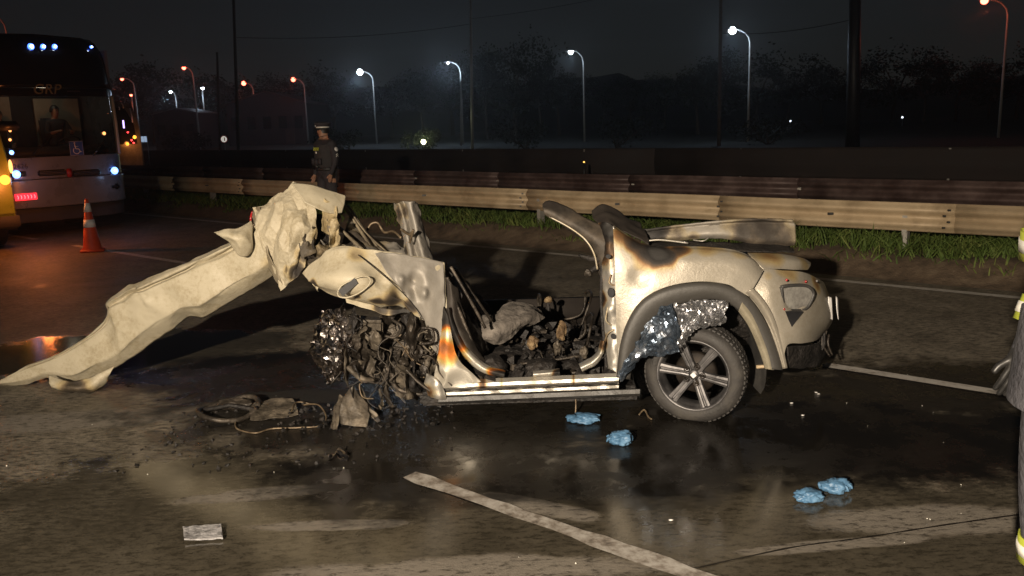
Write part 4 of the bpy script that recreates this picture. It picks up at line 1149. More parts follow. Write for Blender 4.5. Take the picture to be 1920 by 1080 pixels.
# flange of the door opening: sweeps from the hinge post along the sill and up the rear jamb
op = [(836, 578), (843, 612), (858, 650), (880, 680), (908, 700), (945, 708), (1000, 707), (1050, 703), (1092, 697), (1118, 684), (1131, 664), (1135, 640)]
wd = [9, 11, 14, 16, 15, 11, 10, 10, 14, 15, 10, 7]
def opening_flange(idx, name, material, soot, Yo=0.0):
    o_ = [op[i] for i in idx]; w_ = [wd[i] for i in idx]
    outer, inner, mid, back = [], [], [], []
    for i in range(len(o_)):
        p0 = Vector(o_[max(i - 1, 0)]); p1 = Vector(o_[min(i + 1, len(o_) - 1)])
        t = (p1 - p0).normalized(); n_ = Vector((t.y, -t.x))
        Y = 5.52 - 0.16 * (o_[i][0] - 815) / 380 + Yo
        c_ = Vector(o_[i])
        outer.append((c_.x, c_.y, Y + 0.01)); q = c_ + n_ * w_[i] * 0.5; mid.append((q.x, q.y, Y - 0.012)); q = c_ + n_ * w_[i]; inner.append((q.x, q.y, Y + 0.03)); q = c_ + n_ * (w_[i] + 2); back.append((q.x, q.y, Y + 0.12))
    return sheet(name, [outer, mid, inner, back], material, CAR, 50, 10, 0.005, [(0.003, 14, 1)], None, soot, 0.1, 14)
opening_flange([0, 1, 2, 3, 4, 5], 'door_opening_flange', M['rainbow'], [(P(843, 612, 5.5), 0.22, 0.75), (P(850, 640, 5.5), 0.2, 0.65), (P(940, 708, 5.45), 0.12, 0.9), (P(868, 672, 5.5), 0.1, 0.34)])
opening_flange([6, 7], 'door_opening_flange', M['bare'], [(P(1050, 703, 5.4), 0.08, 0.8)])
opening_flange([8, 9, 10, 11], 'door_opening_flange', M['bare'], [(P(1135, 645, 5.4), 0.09, 0.5)])
# hinge post foot with rainbow scorched paint
sheet('hinge_post', [[(834, 575, 5.56), (838, 585, 5.53), (842, 600, 5.52)], [(826, 640, 5.52), (838, 655, 5.49), (856, 668, 5.5)], [(818, 690, 5.5), (845, 700, 5.46), (890, 704, 5.48)], [(808, 726, 5.5), (850, 728, 5.47), (912, 722, 5.49)]],
      M['rainbow'], CAR, 24, 34, 0.005, [(0.014, 8, 1)], None, [(P(828, 655, 5.5), 0.17, 0.52), (P(836, 590, 5.5), 0.22, 0.95), (P(812, 715, 5.5), 0.08, 0.4)], 0.02, 16)
sheet('crushed_sill_end', [[(800, 700, 5.56), (812, 705, 5.5), (822, 712, 5.48)], [(798, 722, 5.52), (815, 725, 5.46), (832, 730, 5.47)], [(804, 740, 5.52), (822, 746, 5.47), (838, 750, 5.48)]],
      M['bare'], CAR, 14, 14, 0.005, [(0.02, 12, 1)], None, [(P(810, 730, 5.5), 0.1, 0.4)], 0.1, 17)
# dark bulkhead leaning in behind the door
sheet('bulkhead', [[(838, 492, 5.75), (846, 500, 6.2), (856, 502, 6.9)], [(852, 540, 5.7), (872, 545, 6.15), (888, 540, 6.9)], [(868, 600, 5.68), (893, 595, 6.1), (912, 580, 6.9)], [(890, 668, 5.66), (918, 652, 6.1), (930, 615, 6.9)]],
      M['char'], CAR, 30, 30, 0.01, [(0.035, 5, 1), (0.012, 14, 1)], None, (), 0, 18)
sheet('kick_panel', [[(836, 520, 5.62), (846, 530, 5.6), (856, 540, 5.66)], [(840, 580, 5.58), (854, 590, 5.56), (872, 596, 5.64)], [(848, 625, 5.56), (872, 640, 5.54), (892, 650, 5.62)], [(872, 672, 5.55), (900, 688, 5.53), (922, 694, 5.6)]],
      M['grey'], CAR, 16, 34, 0.005, [(0.01, 8, 1)], None, (), 0.6, 19)
for q in (((845, 500, 5.7), (880, 560, 5.68), (910, 615, 5.7)), ((838, 520, 5.62), (862, 585, 5.6), (885, 640, 5.6)), ((855, 505, 5.8), (890, 556, 5.8), (922, 602, 5.85))):
    mb = MB(); mb.tube(spline([P(*a) for a in q], 16), 0.012, 6); mb.build('dash_brace', M['engine'], CAR, True)
# charred heap on the floor
def heap(name, n, seed, box, material, smin, smax, parent=None, zfn=None):
    r = random.Random(seed)
    V, F = [], []
    for _ in range(n):
        x, y = r.uniform(box[0], box[1]), r.uniform(box[2], box[3])
        z = zfn(x, y, r)
        s_ = r.uniform(smin, smax)
        m3 = Matrix.Rotation(r.uniform(0, 6.28), 3, Vector((r.gauss(0, 1), r.gauss(0, 1), r.gauss(0, 1))).normalized())
        k = len(V)
        for q in ((-1, -1, -1), (1, -1, -1), (1, 1, -1), (-1, 1, -1), (-1, -1, 1), (1, -1, 1), (1, 1, 1), (-1, 1, 1)):
            d = Vector((q[0] * r.uniform(.4, 1.2), q[1] * r.uniform(.3, 1.1), q[2] * r.uniform(.15, .7))) * s_
            V.append(Vector((x, y, z)) + m3 @ d)
        F += [tuple(i + k for i in f) for f in ((0, 3, 2, 1), (4, 5, 6, 7), (0, 1, 5, 4), (1, 2, 6, 5), (2, 3, 7, 6), (3, 0, 4, 7))]
    o = obj(name, V, F, material, parent, False)
    o['kind'] = 'stuff'
    return o
def hz(x, y, r): return 0.24 + 0.22 * r.random() * math.exp(-((x - 0.15) / 0.5) ** 2) * math.exp(-((y - 6.2) / 0.5) ** 2) + r.uniform(0, 0.03)
heap('charred_debris', 420, 31, (-0.45, 0.68, 5.5, 7.0), M['char'], 0.012, 0.05, CAR, hz)
heap('ash_debris', 90, 32, (-0.4, 0.66, 5.48, 6.8), M['engine'], 0.008, 0.03, CAR, hz)
lump('burnt_seat', P(955, 672, 6.0), (0.2, 0.25, 0.06), M['char'], CAR, 12, 0.3)
lump('burnt_seat', P(1060, 668, 6.1), (0.2, 0.3, 0.07), M['char'], CAR, 14, 0.3)
for sx, sy in ((0.28, 5.95), (0.34, 6.75), (-0.05, 6.7)):
    fr = [(sx - .22, sy - .2, .3), (sx + .1, sy - .21, .33), (sx + .2, sy - .2, .36), (sx + .27, sy - .19, .55), (sx + .29, sy, .6), (sx + .27, sy + .19, .53), (sx + .2, sy + .2, .36), (sx - .2, sy + .21, .31), (sx - .22, sy - .2, .3)]
    mb = MB(); mb.tube(spline([Vector(v) + Vector((noise.noise(Vector(v) * 4), noise.noise(Vector(v) * 5), noise.noise(Vector(v) * 6))) * 0.04 for v in fr], 60), 0.011, 6); sf = mb.build('seat_frame', M['engine'], CAR, True)
    for k in range(5):
        x_ = sx - .16 + .08 * k
        pts_ = [Vector((x_ + 0.012 * math.sin(t_ * 9), sy - .2 + .4 * t_ / 5, .33 + 0.02 * math.sin(t_ * 3 + k))) for t_ in range(6)]
        mb = MB(); mb.tube(spline(pts_, 24), 0.004, 5); mb.build('seat_spring', M['engine'], sf, True)
lump('seat_mount', P(920, 690, 5.62), (0.10, 0.1, 0.08), M['char'], CAR, 16, 0.3)
lump('seat_mount', P(1015, 690, 5.6), (0.1, 0.1, 0.07), M['char'], CAR, 17, 0.3)
M['foam'] = mat('scorched_foam', [(0.03, 0.018, 0.01), (0.12, 0.075, 0.035), (0.3, 0.22, 0.12)], 0.8, 0, 12, 0.5, 60)
lump('foam_lump', P(998, 642, 5.72), (0.035, 0.04, 0.04), M['foam'], CAR, 22, 0.5)
lump('foam_lump', P(1052, 622, 5.85), (0.03, 0.04, 0.06), M['foam'], CAR, 23, 0.5)
lump('foam_lump', P(1028, 562, 6.6), (0.03, 0.03, 0.025), M['foam'], CAR, 24, 0.3, 2)
lump('ash_lump', P(1045, 652, 5.66), (0.025, 0.03, 0.04), M['engine2'], CAR, 26, 0.5)
lump('ash_lump', P(1095, 660, 5.7), (0.025, 0.03, 0.04), M['engine2'], CAR, 27, 0.5)
lump('gear_lever', P(1028, 590, 6.6), (0.02, 0.02, 0.09), M['char'], CAR, 28, 0.3, 2)
# --- rear jamb
sheet('door_jamb', [[(1122, 418, 5.62), (1136, 416, 5.54), (1150, 424, 5.5)], [(1124, 470, 5.58), (1140, 470, 5.47), (1154, 474, 5.46)], [(1126, 540, 5.54), (1142, 540, 5.44), (1158, 542, 5.43)], [(1130, 610, 5.5), (1144, 610, 5.42), (1160, 612, 5.41)], [(1138, 690, 5.46), (1148, 694, 5.4), (1158, 700, 5.39)]],
      M['bare'], CAR, 20, 60, 0.006, [(0.006, 18, 1)], [(P(1144, 545, 5.44), 0.05, -0.02), (P(1146, 580, 5.43), 0.05, 0.02), (P(1148, 632, 5.42), 0.04, -0.015)],
      [(P(1140, 430, 5.5), 0.16, 0.85), (P(1135, 470, 5.5), 0.14, 0.5), (P(1128, 560, 5.5), 0.08, 0.6), (P(1130, 640, 5.48), 0.07, 0.7)], 0.16, 20)['label'] = 'scorched bare metal door jamb'
for cx, cy, w, h in ((1145, 548, 6, 9), (1150, 630, 5, 5), (1140, 480, 5, 4)):
    mb = MB(); mb.lathe([(0.0001, 0), (1, 0), (1, 1), (0.0001, 1)], 12, Matrix.Translation(P(cx, cy, 5.405)) @ Matrix.Rotation(math.radians(90), 4, 'X') @ Matrix.Diagonal((w / 290, h / 290, 0.02, 1)))
    mb.build('jamb_hole', M['black'], CAR)
for q in (((1146, 515, 5.42), (1142, 530, 5.41), (1152, 535, 5.41), (1158, 530, 5.41)), ((1140, 575, 5.42), (1136, 600, 5.41), (1146, 610, 5.41)), ((1134, 640, 5.44), (1140, 625, 5.41), (1152, 618, 5.4))):
    mb = MB(); mb.tube(spline([P(*a) for a in q], 14), 0.006, 5); mb.build('jamb_rib', M['bare'], CAR, True, False, 0.4)
mb = MB(); mb.tube(spline([P(*a) for a in ((1124, 440, 5.6), (1128, 500, 5.54), (1127, 560, 5.5), (1131, 620, 5.47), (1137, 690, 5.44))], 40), 0.012, 6); mb.build('seal_strip', M['char'], CAR, True)
mb = MB(); mb.tube(spline([P(*a) for a in ((1150, 424, 5.48), (1158, 480, 5.43), (1163, 540, 5.4), (1165, 600, 5.385), (1160, 660, 5.37), (1157, 705, 5.37))], 40), 0.006, 6); mb.build('jamb_edge', M['bare'], CAR, True, False, 0.1)
for q in (((1124, 486, 5.55), (1105, 484, 5.56), (1085, 478, 5.58)), ((1122, 500, 5.55), (1108, 508, 5.56), (1100, 512, 5.56))):
    mb = MB(); mb.tube(spline([P(*a) for a in q], 8), [0.02, 0.024, 0.022, 0.018, 0.02, 0.016, 0.014, 0.012, 0.006], 6); mb.build('burnt_bracket', M['char'], CAR, True)
lump('latch', P(1103, 512, 5.55), (0.025, 0.025, 0.025), M['engine'], CAR, 33, 0.4, 2)
# leaning pillar remnant
sheet('leaning_pillar', [[(1018, 384, 5.72), (1030, 378, 5.72), (1060, 388, 5.7), (1095, 408, 5.66), (1130, 424, 5.6), (1148, 440, 5.54)], [(1018, 392, 5.64), (1042, 398, 5.62), (1070, 412, 5.6), (1098, 430, 5.56), (1122, 448, 5.52), (1140, 462, 5.5)],
                         [(1024, 402, 5.64), (1045, 412, 5.62), (1075, 430, 5.6), (1100, 448, 5.56), (1118, 468, 5.53), (1130, 490, 5.52)], [(1032, 408, 5.72), (1055, 422, 5.72), (1085, 442, 5.7), (1105, 462, 5.66), (1116, 490, 5.62), (1124, 520, 5.6)]],
      M['grey'], CAR, 44, 16, 0.008, [(0.008, 8, 1), (0.004, 22, 1)], None, [(P(1040, 382, 5.7), 0.12, 0.2)], 0.5, 22)['label'] = 'sooty pillar stub leaning over the cabin'
mb = MB(); mb.tube(spline([P(*a) for a in ((1030, 406, 5.63), (1070, 428, 5.58), (1098, 450, 5.54), (1114, 476, 5.52), (1120, 505, 5.52))], 30), 0.007, 6); mb.build('pillar_seam', M['bare'], CAR, True, False, 0.3)
sheet('window_corner', [[(1110, 396, 5.9), (1130, 384, 5.9), (1160, 398, 5.9), (1200, 420, 5.85)], [(1112, 410, 5.8), (1140, 405, 5.75), (1170, 418, 5.72), (1210, 436, 5.7)], [(1128, 426, 5.66), (1150, 428, 5.6), (1180, 440, 5.58), (1218, 458, 5.58)]],
      M['grey'], CAR, 30, 16, 0.006, [(0.012, 9, 1)], None, [(P(1135, 395, 5.85), 0.12, -0.2)], 0.66, 23)
# --- fender over the wheel
stt = [((1150, 426), (1158, 704)), ((1168, 438), (1163, 650)), ((1196, 456), (1178, 600)), ((1232, 464), (1205, 562)), ((1280, 464), (1250, 538)), ((1332, 466), (1310, 528)), ((1380, 472), (1362, 533)), ((1412, 486), (1385, 545)), ((1432, 508), (1404, 556))]
rows = []
for t, yo in ((0.0, 0.20), (0.0, 0.08), (0.12, 0.03), (0.35, -0.005), (0.62, -0.02), (0.85, -0.03), (1.0, -0.035)):
    rows.append([(a[0] + (b[0] - a[0]) * t, a[1] + (b[1] - a[1]) * t, 5.40 - 0.05 * i / 8 + yo) for i, (a, b) in enumerate(stt)])
sheet('fender', rows, M['silver'], CAR, 70, 40, 0.005, [(0.004, 3, 0), (0.002, 9, 0)], [(P(1200, 520, 5.38), 0.1, -0.015)],
      [(P(1160, 440, 5.4), 0.17, 0.52), (P(1230, 470, 5.42), 0.2, 0.95), (P(1210, 478, 5.42), 0.16, 0.8), (P(1270, 462, 5.44), 0.14, 0.7), (P(1200, 455, 5.42), 0.16, 0.75), (P(1330, 464, 5.44), 0.16, 0.42), (P(1390, 474, 5.42), 0.12, 0.34), (P(1240, 500, 5.4), 0.12, 0.42), (P(1175, 520, 5.39), 0.12, 0.16)], 0.0, 25)['label'] = 'silver beige fender, scorched orange and black at the top'
# wheel arch trim: matt plastic flare
outer = [(1157, 708), (1163, 650), (1178, 602), (1206, 563), (1250, 540), (1310, 530), (1362, 535), (1404, 558), (1434, 600), (1456, 650), (1468, 694)]
inner = [(1182, 712), (1192, 655), (1212, 616), (1240, 588), (1278, 570), (1322, 562), (1358, 566), (1386, 584), (1410, 618), (1428, 656), (1440, 692)]
rows = []
for t, yo in ((0, 0.005), (0.06, -0.035), (0.5, -0.05), (0.9, -0.035), (1.0, -0.01), (1.0, 0.09)):
    rows.append([(a[0] + (b[0] - a[0]) * t, a[1] + (b[1] - a[1]) * t, 5.36 - 0.04 * i / 10 + yo) for i, (a, b) in enumerate(zip(outer, inner))])
M['trim'] = paint('faded_arch_plastic', (0.055, 0.052, 0.048), 0.0, 0.5, 0.1)
sheet('arch_trim', rows, M['trim'], CAR, 80, 14, 0.004, [(0.002, 6, 0)], None, (), 0.0, 26)
# the pale dusty stretch of the arch return
o2 = [(1392, 566), (1412, 590), (1432, 630), (1446, 668), (1452, 694)]; i2 = [(1384, 584), (1402, 610), (1418, 645), (1428, 672), (1434, 692)]
M['dusty_trim'] = mat('dusty_arch_plastic', [(0.16, 0.14, 0.1), (0.28, 0.25, 0.18)], 0.7, 0, 8)
sheet('arch_lip', [[(*p, 5.285) for p in o2], [((p[0] + q[0]) / 2, (p[1] + q[1]) / 2, 5.27) for p, q in zip(o2, i2)], [(*q, 5.30) for q in i2]], M['dusty_trim'], CAR, 30, 8, 0.004, [(0.002, 9, 0)], None, (), 0, 27)
# liner inside the arch
c0 = P(1312, 690, 5.4)
V, F = [], []
for j in range(7):
    for i in range(41):
        a = math.radians(-25 + 230 * i / 40); rr_ = 0.44 + 0.012 * noise.noise(Vector((i * .4, j, 0)))
        V.append(c0 + Vector((math.cos(a) * rr_, -0.02 + 0.55 * j / 6, math.sin(a) * rr_)))
F = [(j * 41 + i, j * 41 + i + 1, (j + 1) * 41 + i + 1, (j + 1) * 41 + i) for j in range(6) for i in range(40)]
obj('arch_liner', V, F, M['blackplastic'], CAR)
V = [c0 + Vector((0, 0.5, 0))] + [c0 + Vector((math.cos(a) * 0.45, 0.5, math.sin(a) * 0.45)) for a in [i * math.pi / 18 for i in range(36)]]
obj('inner_wing', V, [(0, 1 + i, 1 + (i + 1) % 36) for i in range(36)], M['char'], CAR)
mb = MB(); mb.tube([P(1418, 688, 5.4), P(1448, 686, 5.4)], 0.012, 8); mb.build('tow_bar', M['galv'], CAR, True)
# --- bumper corner
sheet('bumper', [
    [(1402, 553, 5.345), (1430, 507, 5.40), (1470, 507, 5.44), (1505, 510, 5.52), (1530, 520, 5.68), (1545, 530, 5.95)],
    [(1420, 575, 5.325), (1446, 540, 5.34), (1480, 535, 5.38), (1515, 540, 5.48), (1545, 550, 5.66), (1556, 560, 5.95)],
    [(1438, 605, 5.31), (1456, 585, 5.31), (1490, 580, 5.36), (1525, 582, 5.46), (1555, 588, 5.66), (1562, 592, 5.95)],
    [(1454, 645, 5.30), (1470, 622, 5.30), (1500, 616, 5.34), (1528, 614, 5.46), (1550, 612, 5.66), (1556, 612, 5.95)],
    [(1468, 690, 5.30), (1476, 648, 5.30), (1504, 644, 5.36), (1526, 640, 5.48), (1536, 634, 5.68), (1540, 628, 5.95)]],
    M['silver'], CAR, 50, 44, 0.006, [(0.003, 4, 0)], [(P(1495, 560, 5.36), 0.11, -0.05)],
    [(P(1480, 512, 5.44), 0.16, 0.4), (P(1530, 530, 5.6), 0.14, 0.45), (P(1552, 570, 5.8), 0.16, 0.5), (P(1440, 520, 5.38), 0.07, 0.3)], 0.0, 28)['label'] = 'silver bumper corner with an empty lamp pocket'
pale = [(1398, 549), (1418, 570), (1436, 600), (1454, 645), (1466, 692)]; pale2 = [(1412, 540), (1432, 562), (1450, 592), (1466, 640), (1477, 690)]
sheet('bumper_flange', [[(*p, 5.315) for p in pale], [((p[0] + q[0]) / 2, (p[1] + q[1]) / 2, 5.29) for p, q in zip(pale, pale2)], [(*q, 5.30) for q in pale2]], M['silver'], CAR, 36, 8, 0.004, (), None, (), 0.0, 29)
# lamp pocket: dusty reflector bowl with a rim, and a black wedge for the shaded recess below
pk = [(1465, 538), (1485, 535), (1512, 536), (1525, 548), (1520, 566), (1508, 580), (1480, 582), (1470, 578)]
mb = MB(); rimp = [P(x, y, 5.345 + max(0, (x - 1465)) * 0.0016) for x, y in pk]
mb.tube(spline(rimp + [rimp[0]], 48), 0.012, 6); pocket = mb.build('lamp_pocket', M['blackplastic'], CAR, True)
M['reflector'] = mat('ashy_reflector', [(0.14, 0.13, 0.12), (0.26, 0.25, 0.23), (0.36, 0.35, 0.32)], 0.4, 0.3, 9, 0.2, 40)
cc = P(1494, 558, 5.372); V = [cc + Vector((0, 0.02, 0))]
ring = spline(rimp + [rimp[0]], 32)[:-1]
V += [p.lerp(cc, 0.5) + Vector((0, 0.004, 0)) for p in ring] + ring
F = [(0, 1 + (i + 1) % 32, 1 + i) for i in range(32)] + [(1 + i, 1 + (i + 1) % 32, 33 + (i + 1) % 32, 33 + i) for i in range(32)]
obj('reflector', V, F, M['reflector'], pocket)
mb = MB(); mb.prism([P(1473, 584, 5.315), P(1506, 584, 5.345), P(1496, 598, 5.33), P(1485, 613, 5.305), P(1479, 600, 5.31)], (0, 0.03, 0)); mb.build('pocket_gap', M['black'], CAR)
for x, y in ((1475, 525), (1511, 528), (1532, 527), (1470, 580), (1528, 628), (1542, 588)):
    mb = MB(); mb.lathe([(0.0001, 0.006), (0.008, 0.004), (0.009, 0)], 8, Matrix.Translation(P(x, y, 5.33 + 0.004 * max(0, x - 1475))) @ Matrix.Rotation(math.radians(90), 4, 'X')); mb.build('bumper_bolt', M['red_lens'] if x < 1515 else M['alloy'], CAR, True)
mb = MB(); mb.tube(spline([P(*a) for a in ((1404, 553, 5.32), (1414, 538, 5.335), (1424, 522, 5.36), (1432, 508, 5.39))], 10), 0.004, 5); mb.build('panel_gap', M['black'], CAR, True)
# lower skirt, wires hanging
sheet('bumper_skirt', [[(1474, 650, 5.33), (1505, 648, 5.42), (1530, 644, 5.56), (1545, 636, 5.9)], [(1476, 672, 5.35), (1506, 672, 5.44), (1532, 668, 5.58), (1548, 655, 5.9)], [(1480, 690, 5.42), (1508, 690, 5.5), (1530, 686, 5.62), (1544, 672, 5.9)]], M['char'], CAR, 20, 12, 0.006, [(0.01, 9, 1)], None, (), 0, 30)
for k in range(9):
    x = 1530 + rr.uniform(0, 28)
    pts = [P(x, 620 + rr.uniform(-10, 10), 5.75), P(x + rr.uniform(-8, 8), 645, 5.72), P(x + rr.uniform(-14, 10), 672 + rr.uniform(-8, 8), 5.72)]
    mb = MB(); mb.tube(spline(pts, 8), rr.uniform(0.004, 0.012), 5); mb.build('hanging_wire', rr.choice([M['char'], M['engine']]), CAR, True)
for x0, w in ((1553, 7), (1568, 3)):
    sheet('number_plate_shard', [[(x0, 556, 5.72), (x0 + w, 558, 5.74)], [(x0 + 1, 578, 5.7), (x0 + w + 1, 580, 5.72)], [(x0 + 4, 598, 5.71), (x0 + w + 2, 600, 5.73)]], M['white'], CAR, 4, 8, 0.003, (), None, (), 0, 31)
# --- hood plate lying on top, and corner plate
sheet('hood', [
    [(1205, 440, 6.5), (1262, 434, 6.5), (1330, 428, 6.55), (1410, 424, 6.6), (1478, 426, 6.6)],
    [(1196, 432, 5.82), (1258, 424, 5.78), (1332, 416, 5.74), (1412, 411, 5.72), (1484, 413, 5.74)],
    [(1200, 437, 5.76), (1262, 430, 5.73), (1336, 422, 5.70), (1416, 418, 5.68), (1490, 420, 5.70)],
    [(1208, 445, 5.74), (1268, 444, 5.70), (1342, 438, 5.66), (1420, 446, 5.64), (1492, 448, 5.66)],
    [(1216, 448, 5.74), (1274, 450, 5.72), (1346, 446, 5.7), (1424, 458, 5.66), (1490, 460, 5.7)]],
    M['grey'], CAR, 60, 34, 0.006, [(0.005, 4, 1), (0.004, 12, 1)], None, [(P(1215, 440, 5.7), 0.2, 0.9), (P(1270, 448, 5.66), 0.14, 0.5), (P(1420, 425, 5.7), 0.34, 0.5), (P(1350, 424, 5.66), 0.12, -0.1), (P(1470, 450, 5.64), 0.2, 0.4), (P(1300, 448, 5.66), 0.1, 0.45)], 0.12, 33)['label'] = 'sooty hood plate lying loose on top'
for q, w in ((((1212, 452, 5.62), (1240, 450, 5.6), (1290, 456, 5.58)), 0.012), (((1300, 450, 5.62), (1318, 452, 5.58), (1328, 446, 5.6)), 0.008)):
    mb = MB(); mb.tube(spline([P(*a) for a in q], 12), w, 6, 0, True, 0.6); mb.build('hood_bracket', M['bare'], CAR, True, False, 0.2)
sheet('hood_gap', [[(1215, 452, 5.75), (1300, 454, 5.72), (1390, 456, 5.68), (1480, 460, 5.7)], [(1215, 470, 5.6), (1300, 464, 5.56), (1390, 472, 5.52), (1490, 472, 5.56)]], M['char'], CAR, 20, 6, 0.005, [(0.01, 8, 1)], None, (), 0, 34)
sheet('corner_plate', [[(1402, 474, 5.58), (1450, 474, 5.6), (1500, 482, 5.66), (1520, 492, 5.8)], [(1412, 486, 5.47), (1455, 486, 5.5), (1500, 490, 5.58), (1520, 498, 5.72)], [(1432, 505, 5.42), (1460, 504, 5.46), (1495, 506, 5.54), (1515, 506, 5.66)]], M['silver'], CAR, 26, 14, 0.006, [(0.004, 6, 0)], None, [(P(1440, 476, 5.55), 0.2, 0.4), (P(1510, 492, 5.64), 0.14, 0.3)], 0.06, 35)
mb = MB(); mb.box((1.55, 6.4, 0.62), (0.9, 1.3, 0.5), None, 0, 0.08); mb.build('engine_bay_tub', M['char'], CAR, True)
mb = MB(); mb.box((0.95, 6.45, 0.45), (0.35, 1.35, 0.45), None, 0, 0.08); mb.build('firewall', M['char'], CAR, True)
# --- the wheel
WC = P(1305, 697, 5.40)
YAW = math.radians(24)
WM = Matrix.Translation(WC) @ Matrix.Rotation(-YAW, 4, 'Z') @ Matrix.Rotation(math.radians(90), 4, 'X')     # local z -> towards the camera
mb = MB(); mb.lathe([(0.0001, 0.02), (0.13, 0.02), (0.14, 0.0), (0.14, -0.02), (0.06, -0.03), (0.05, -0.3), (0.0001, -0.3)], 32, WM)
wheel = mb.build('wheel', M['rust'], CAR, True)
prof = [(0.225, 0.085), (0.235, 0.10), (0.265, 0.108), (0.298, 0.098), (0.318, 0.078), (0.325, 0.05), (0.327, 0.0), (0.325, -0.05), (0.318, -0.08), (0.298, -0.1), (0.235, -0.1), (0.225, -0.085)]
mb = MB(); mb.lathe(prof, 72, WM)
for v in mb.v:      # flattened where it stands
    if v.z < 0.004: v.z = 0.004 + (v.z - 0.004) * 0.1
mb.build('tyre', M['rubber'], wheel, True)
mb = MB()
for k in range(60):
    a = 2 * math.pi * k / 60
    for (r0, r1, z0, z1) in ((0.318, 0.333, 0.072, 0.03), (0.323, 0.334, 0.022, -0.022), (0.318, 0.333, -0.03, -0.072)):
        w = 0.014
        vs = []
        sk = 0.012 if z0 > 0 else -0.012
        for (rr2, zz, dd) in ((r0 - 0.006, z0, -w + sk), (r0 - 0.006, z0, w * .5 + sk), (r0 - 0.006, z1, w * .5 - sk), (r0 - 0.006, z1, -w - sk), (r1 - (0.004 if z0 > 0.05 else 0), z0 * 0.96, -w + sk), (r1 - (0.004 if z0 > 0.05 else 0), z0 * 0.96, w * .5 + sk), (r1, z1, w * .5 - sk), (r1, z1, -w - sk)):
            b2 = a + dd / 0.33
            p = WM @ Vector((rr2 * math.cos(b2), rr2 * math.sin(b2), zz))
            p.z = max(p.z, 0.003)
            vs.append(p)
        mb.add(vs, [(0, 3, 2, 1), (4, 5, 6, 7), (0, 1, 5, 4), (1, 2, 6, 5), (2, 3, 7, 6), (3, 0, 4, 7)])
mb.build('tyre_tread', M['rubber'], wheel)
mb = MB(); mb.lathe([(0.236, 0.09), (0.240, 0.1), (0.232, 0.104), (0.222, 0.092), (0.212, 0.06), (0.205, -0.08), (0.2, -0.08), (0.207, 0.06)], 64, WM, 0, True); mb.build('rim', M['alloy'], wheel, True)
for k in range(6):
    a = math.radians(112) + k * 2 * math.pi / 6
    ca, sa = math.cos(a), math.sin(a)
    def sp(r_, t_, z): return WM @ Vector((ca * r_ - sa * t_, sa * r_ + ca * t_, z))
    V, F = [], []
    secs = [(0.03, 0.030, 0.064), (0.08, 0.026, 0.068), (0.15, 0.029, 0.082), (0.222, 0.035, 0.09)]
    for (r_, hw, z) in secs:      # broad spoke with a groove down its middle
        for (t_, dz) in ((-hw, -0.035), (-hw * .92, -0.004), (-hw * .5, 0.0), (-hw * .22, -0.002), (-hw * .12, -0.014), (hw * .12, -0.014), (hw * .22, -0.002), (hw * .5, 0.0), (hw * .92, -0.004), (hw, -0.035)):
            V.append(sp(r_, t_, z + dz))
    n_ = 10
    for i in range(3):
        for q in range(n_): F.append((i * n_ + q, i * n_ + (q + 1) % n_, (i + 1) * n_ + (q + 1) % n_, (i + 1) * n_ + q))
    F += [tuple(range(n_ - 1, -1, -1)), tuple(3 * n_ + q for q in range(n_))]
    obj('spoke', V, F, M['alloy'], wheel, False)
for k in range(5):
    b2 = math.radians(112 + 30 + 72 * k)
    mb = MB(); T = WM @ Matrix.Translation((math.cos(b2) * 0.058, math.sin(b2) * 0.058, 0.045))
    mb.lathe([(0.019, 0.0), (0.021, 0.03), (0.017, 0.032), (0.014, 0.016), (0.011, 0.016), (0.010, 0.026), (0.0001, 0.028)], 12, T); mb.build('lug_nut', M['rust'], wheel, True)
mb = MB(); mb.lathe([(0.036, 0.03), (0.034, 0.072), (0.028, 0.078), (0.0001, 0.08)], 24, WM); mb.build('hub_cap', M['alloy'], wheel, True)
mb = MB(); mb.lathe([(0.02, 0.081), (0.021, 0.085), (0.0001, 0.085)], 4, WM); mb.build('hub_emblem', M['white'], wheel)

# ------------------------------------------------------------------ foil sheets, cloth: loose things on the wreck
def foil(name, label, rows, material, nu, nv, seed, amp=0.03, ns=14):
    o = sheet(name, rows, material, None, nu, nv, 0.0015, [(amp, ns, 1), (amp * 0.7, ns * 2.2, 2), (amp * 0.3, ns * 4, 0)], None, (), 0, seed, False, 0.02)
    return tag(o, label, 'foil')
foil('foil_sheet', 'crumpled silver foil hanging over the wheel', [
    [(1258, 575, 5.25), (1290, 566, 5.22), (1320, 563, 5.21), (1345, 562, 5.21), (1367, 566, 5.23)], [(1262, 605, 5.2), (1288, 592, 5.18), (1318, 588, 5.17), (1342, 584, 5.17), (1364, 578, 5.2)],
    [(1265, 640, 5.19), (1278, 630, 5.17), (1300, 608, 5.16), (1335, 602, 5.16), (1360, 592, 5.19)], [(1268, 655, 5.22), (1274, 648, 5.2), (1296, 620, 5.2), (1332, 610, 5.2), (1358, 600, 5.22)]], M['foil'], 34, 20, 41, 0.020, 16)
foil('foil_sheet', 'twisted blue tinged foil trailing down to the sill', [
    [(1158, 704, 5.3), (1185, 662, 5.24), (1215, 610, 5.2), (1240, 580, 5.18), (1262, 568, 5.2)], [(1159, 708, 5.27), (1190, 668, 5.2), (1222, 626, 5.15), (1245, 600, 5.13), (1268, 588, 5.16)],
    [(1161, 710, 5.27), (1196, 668, 5.19), (1230, 645, 5.13), (1252, 632, 5.12), (1270, 625, 5.15)], [(1163, 712, 5.3), (1200, 672, 5.24), (1232, 664, 5.2), (1256, 664, 5.19), (1270, 658, 5.2)]], M['foil_blue'], 36, 18, 42, 0.016, 12)
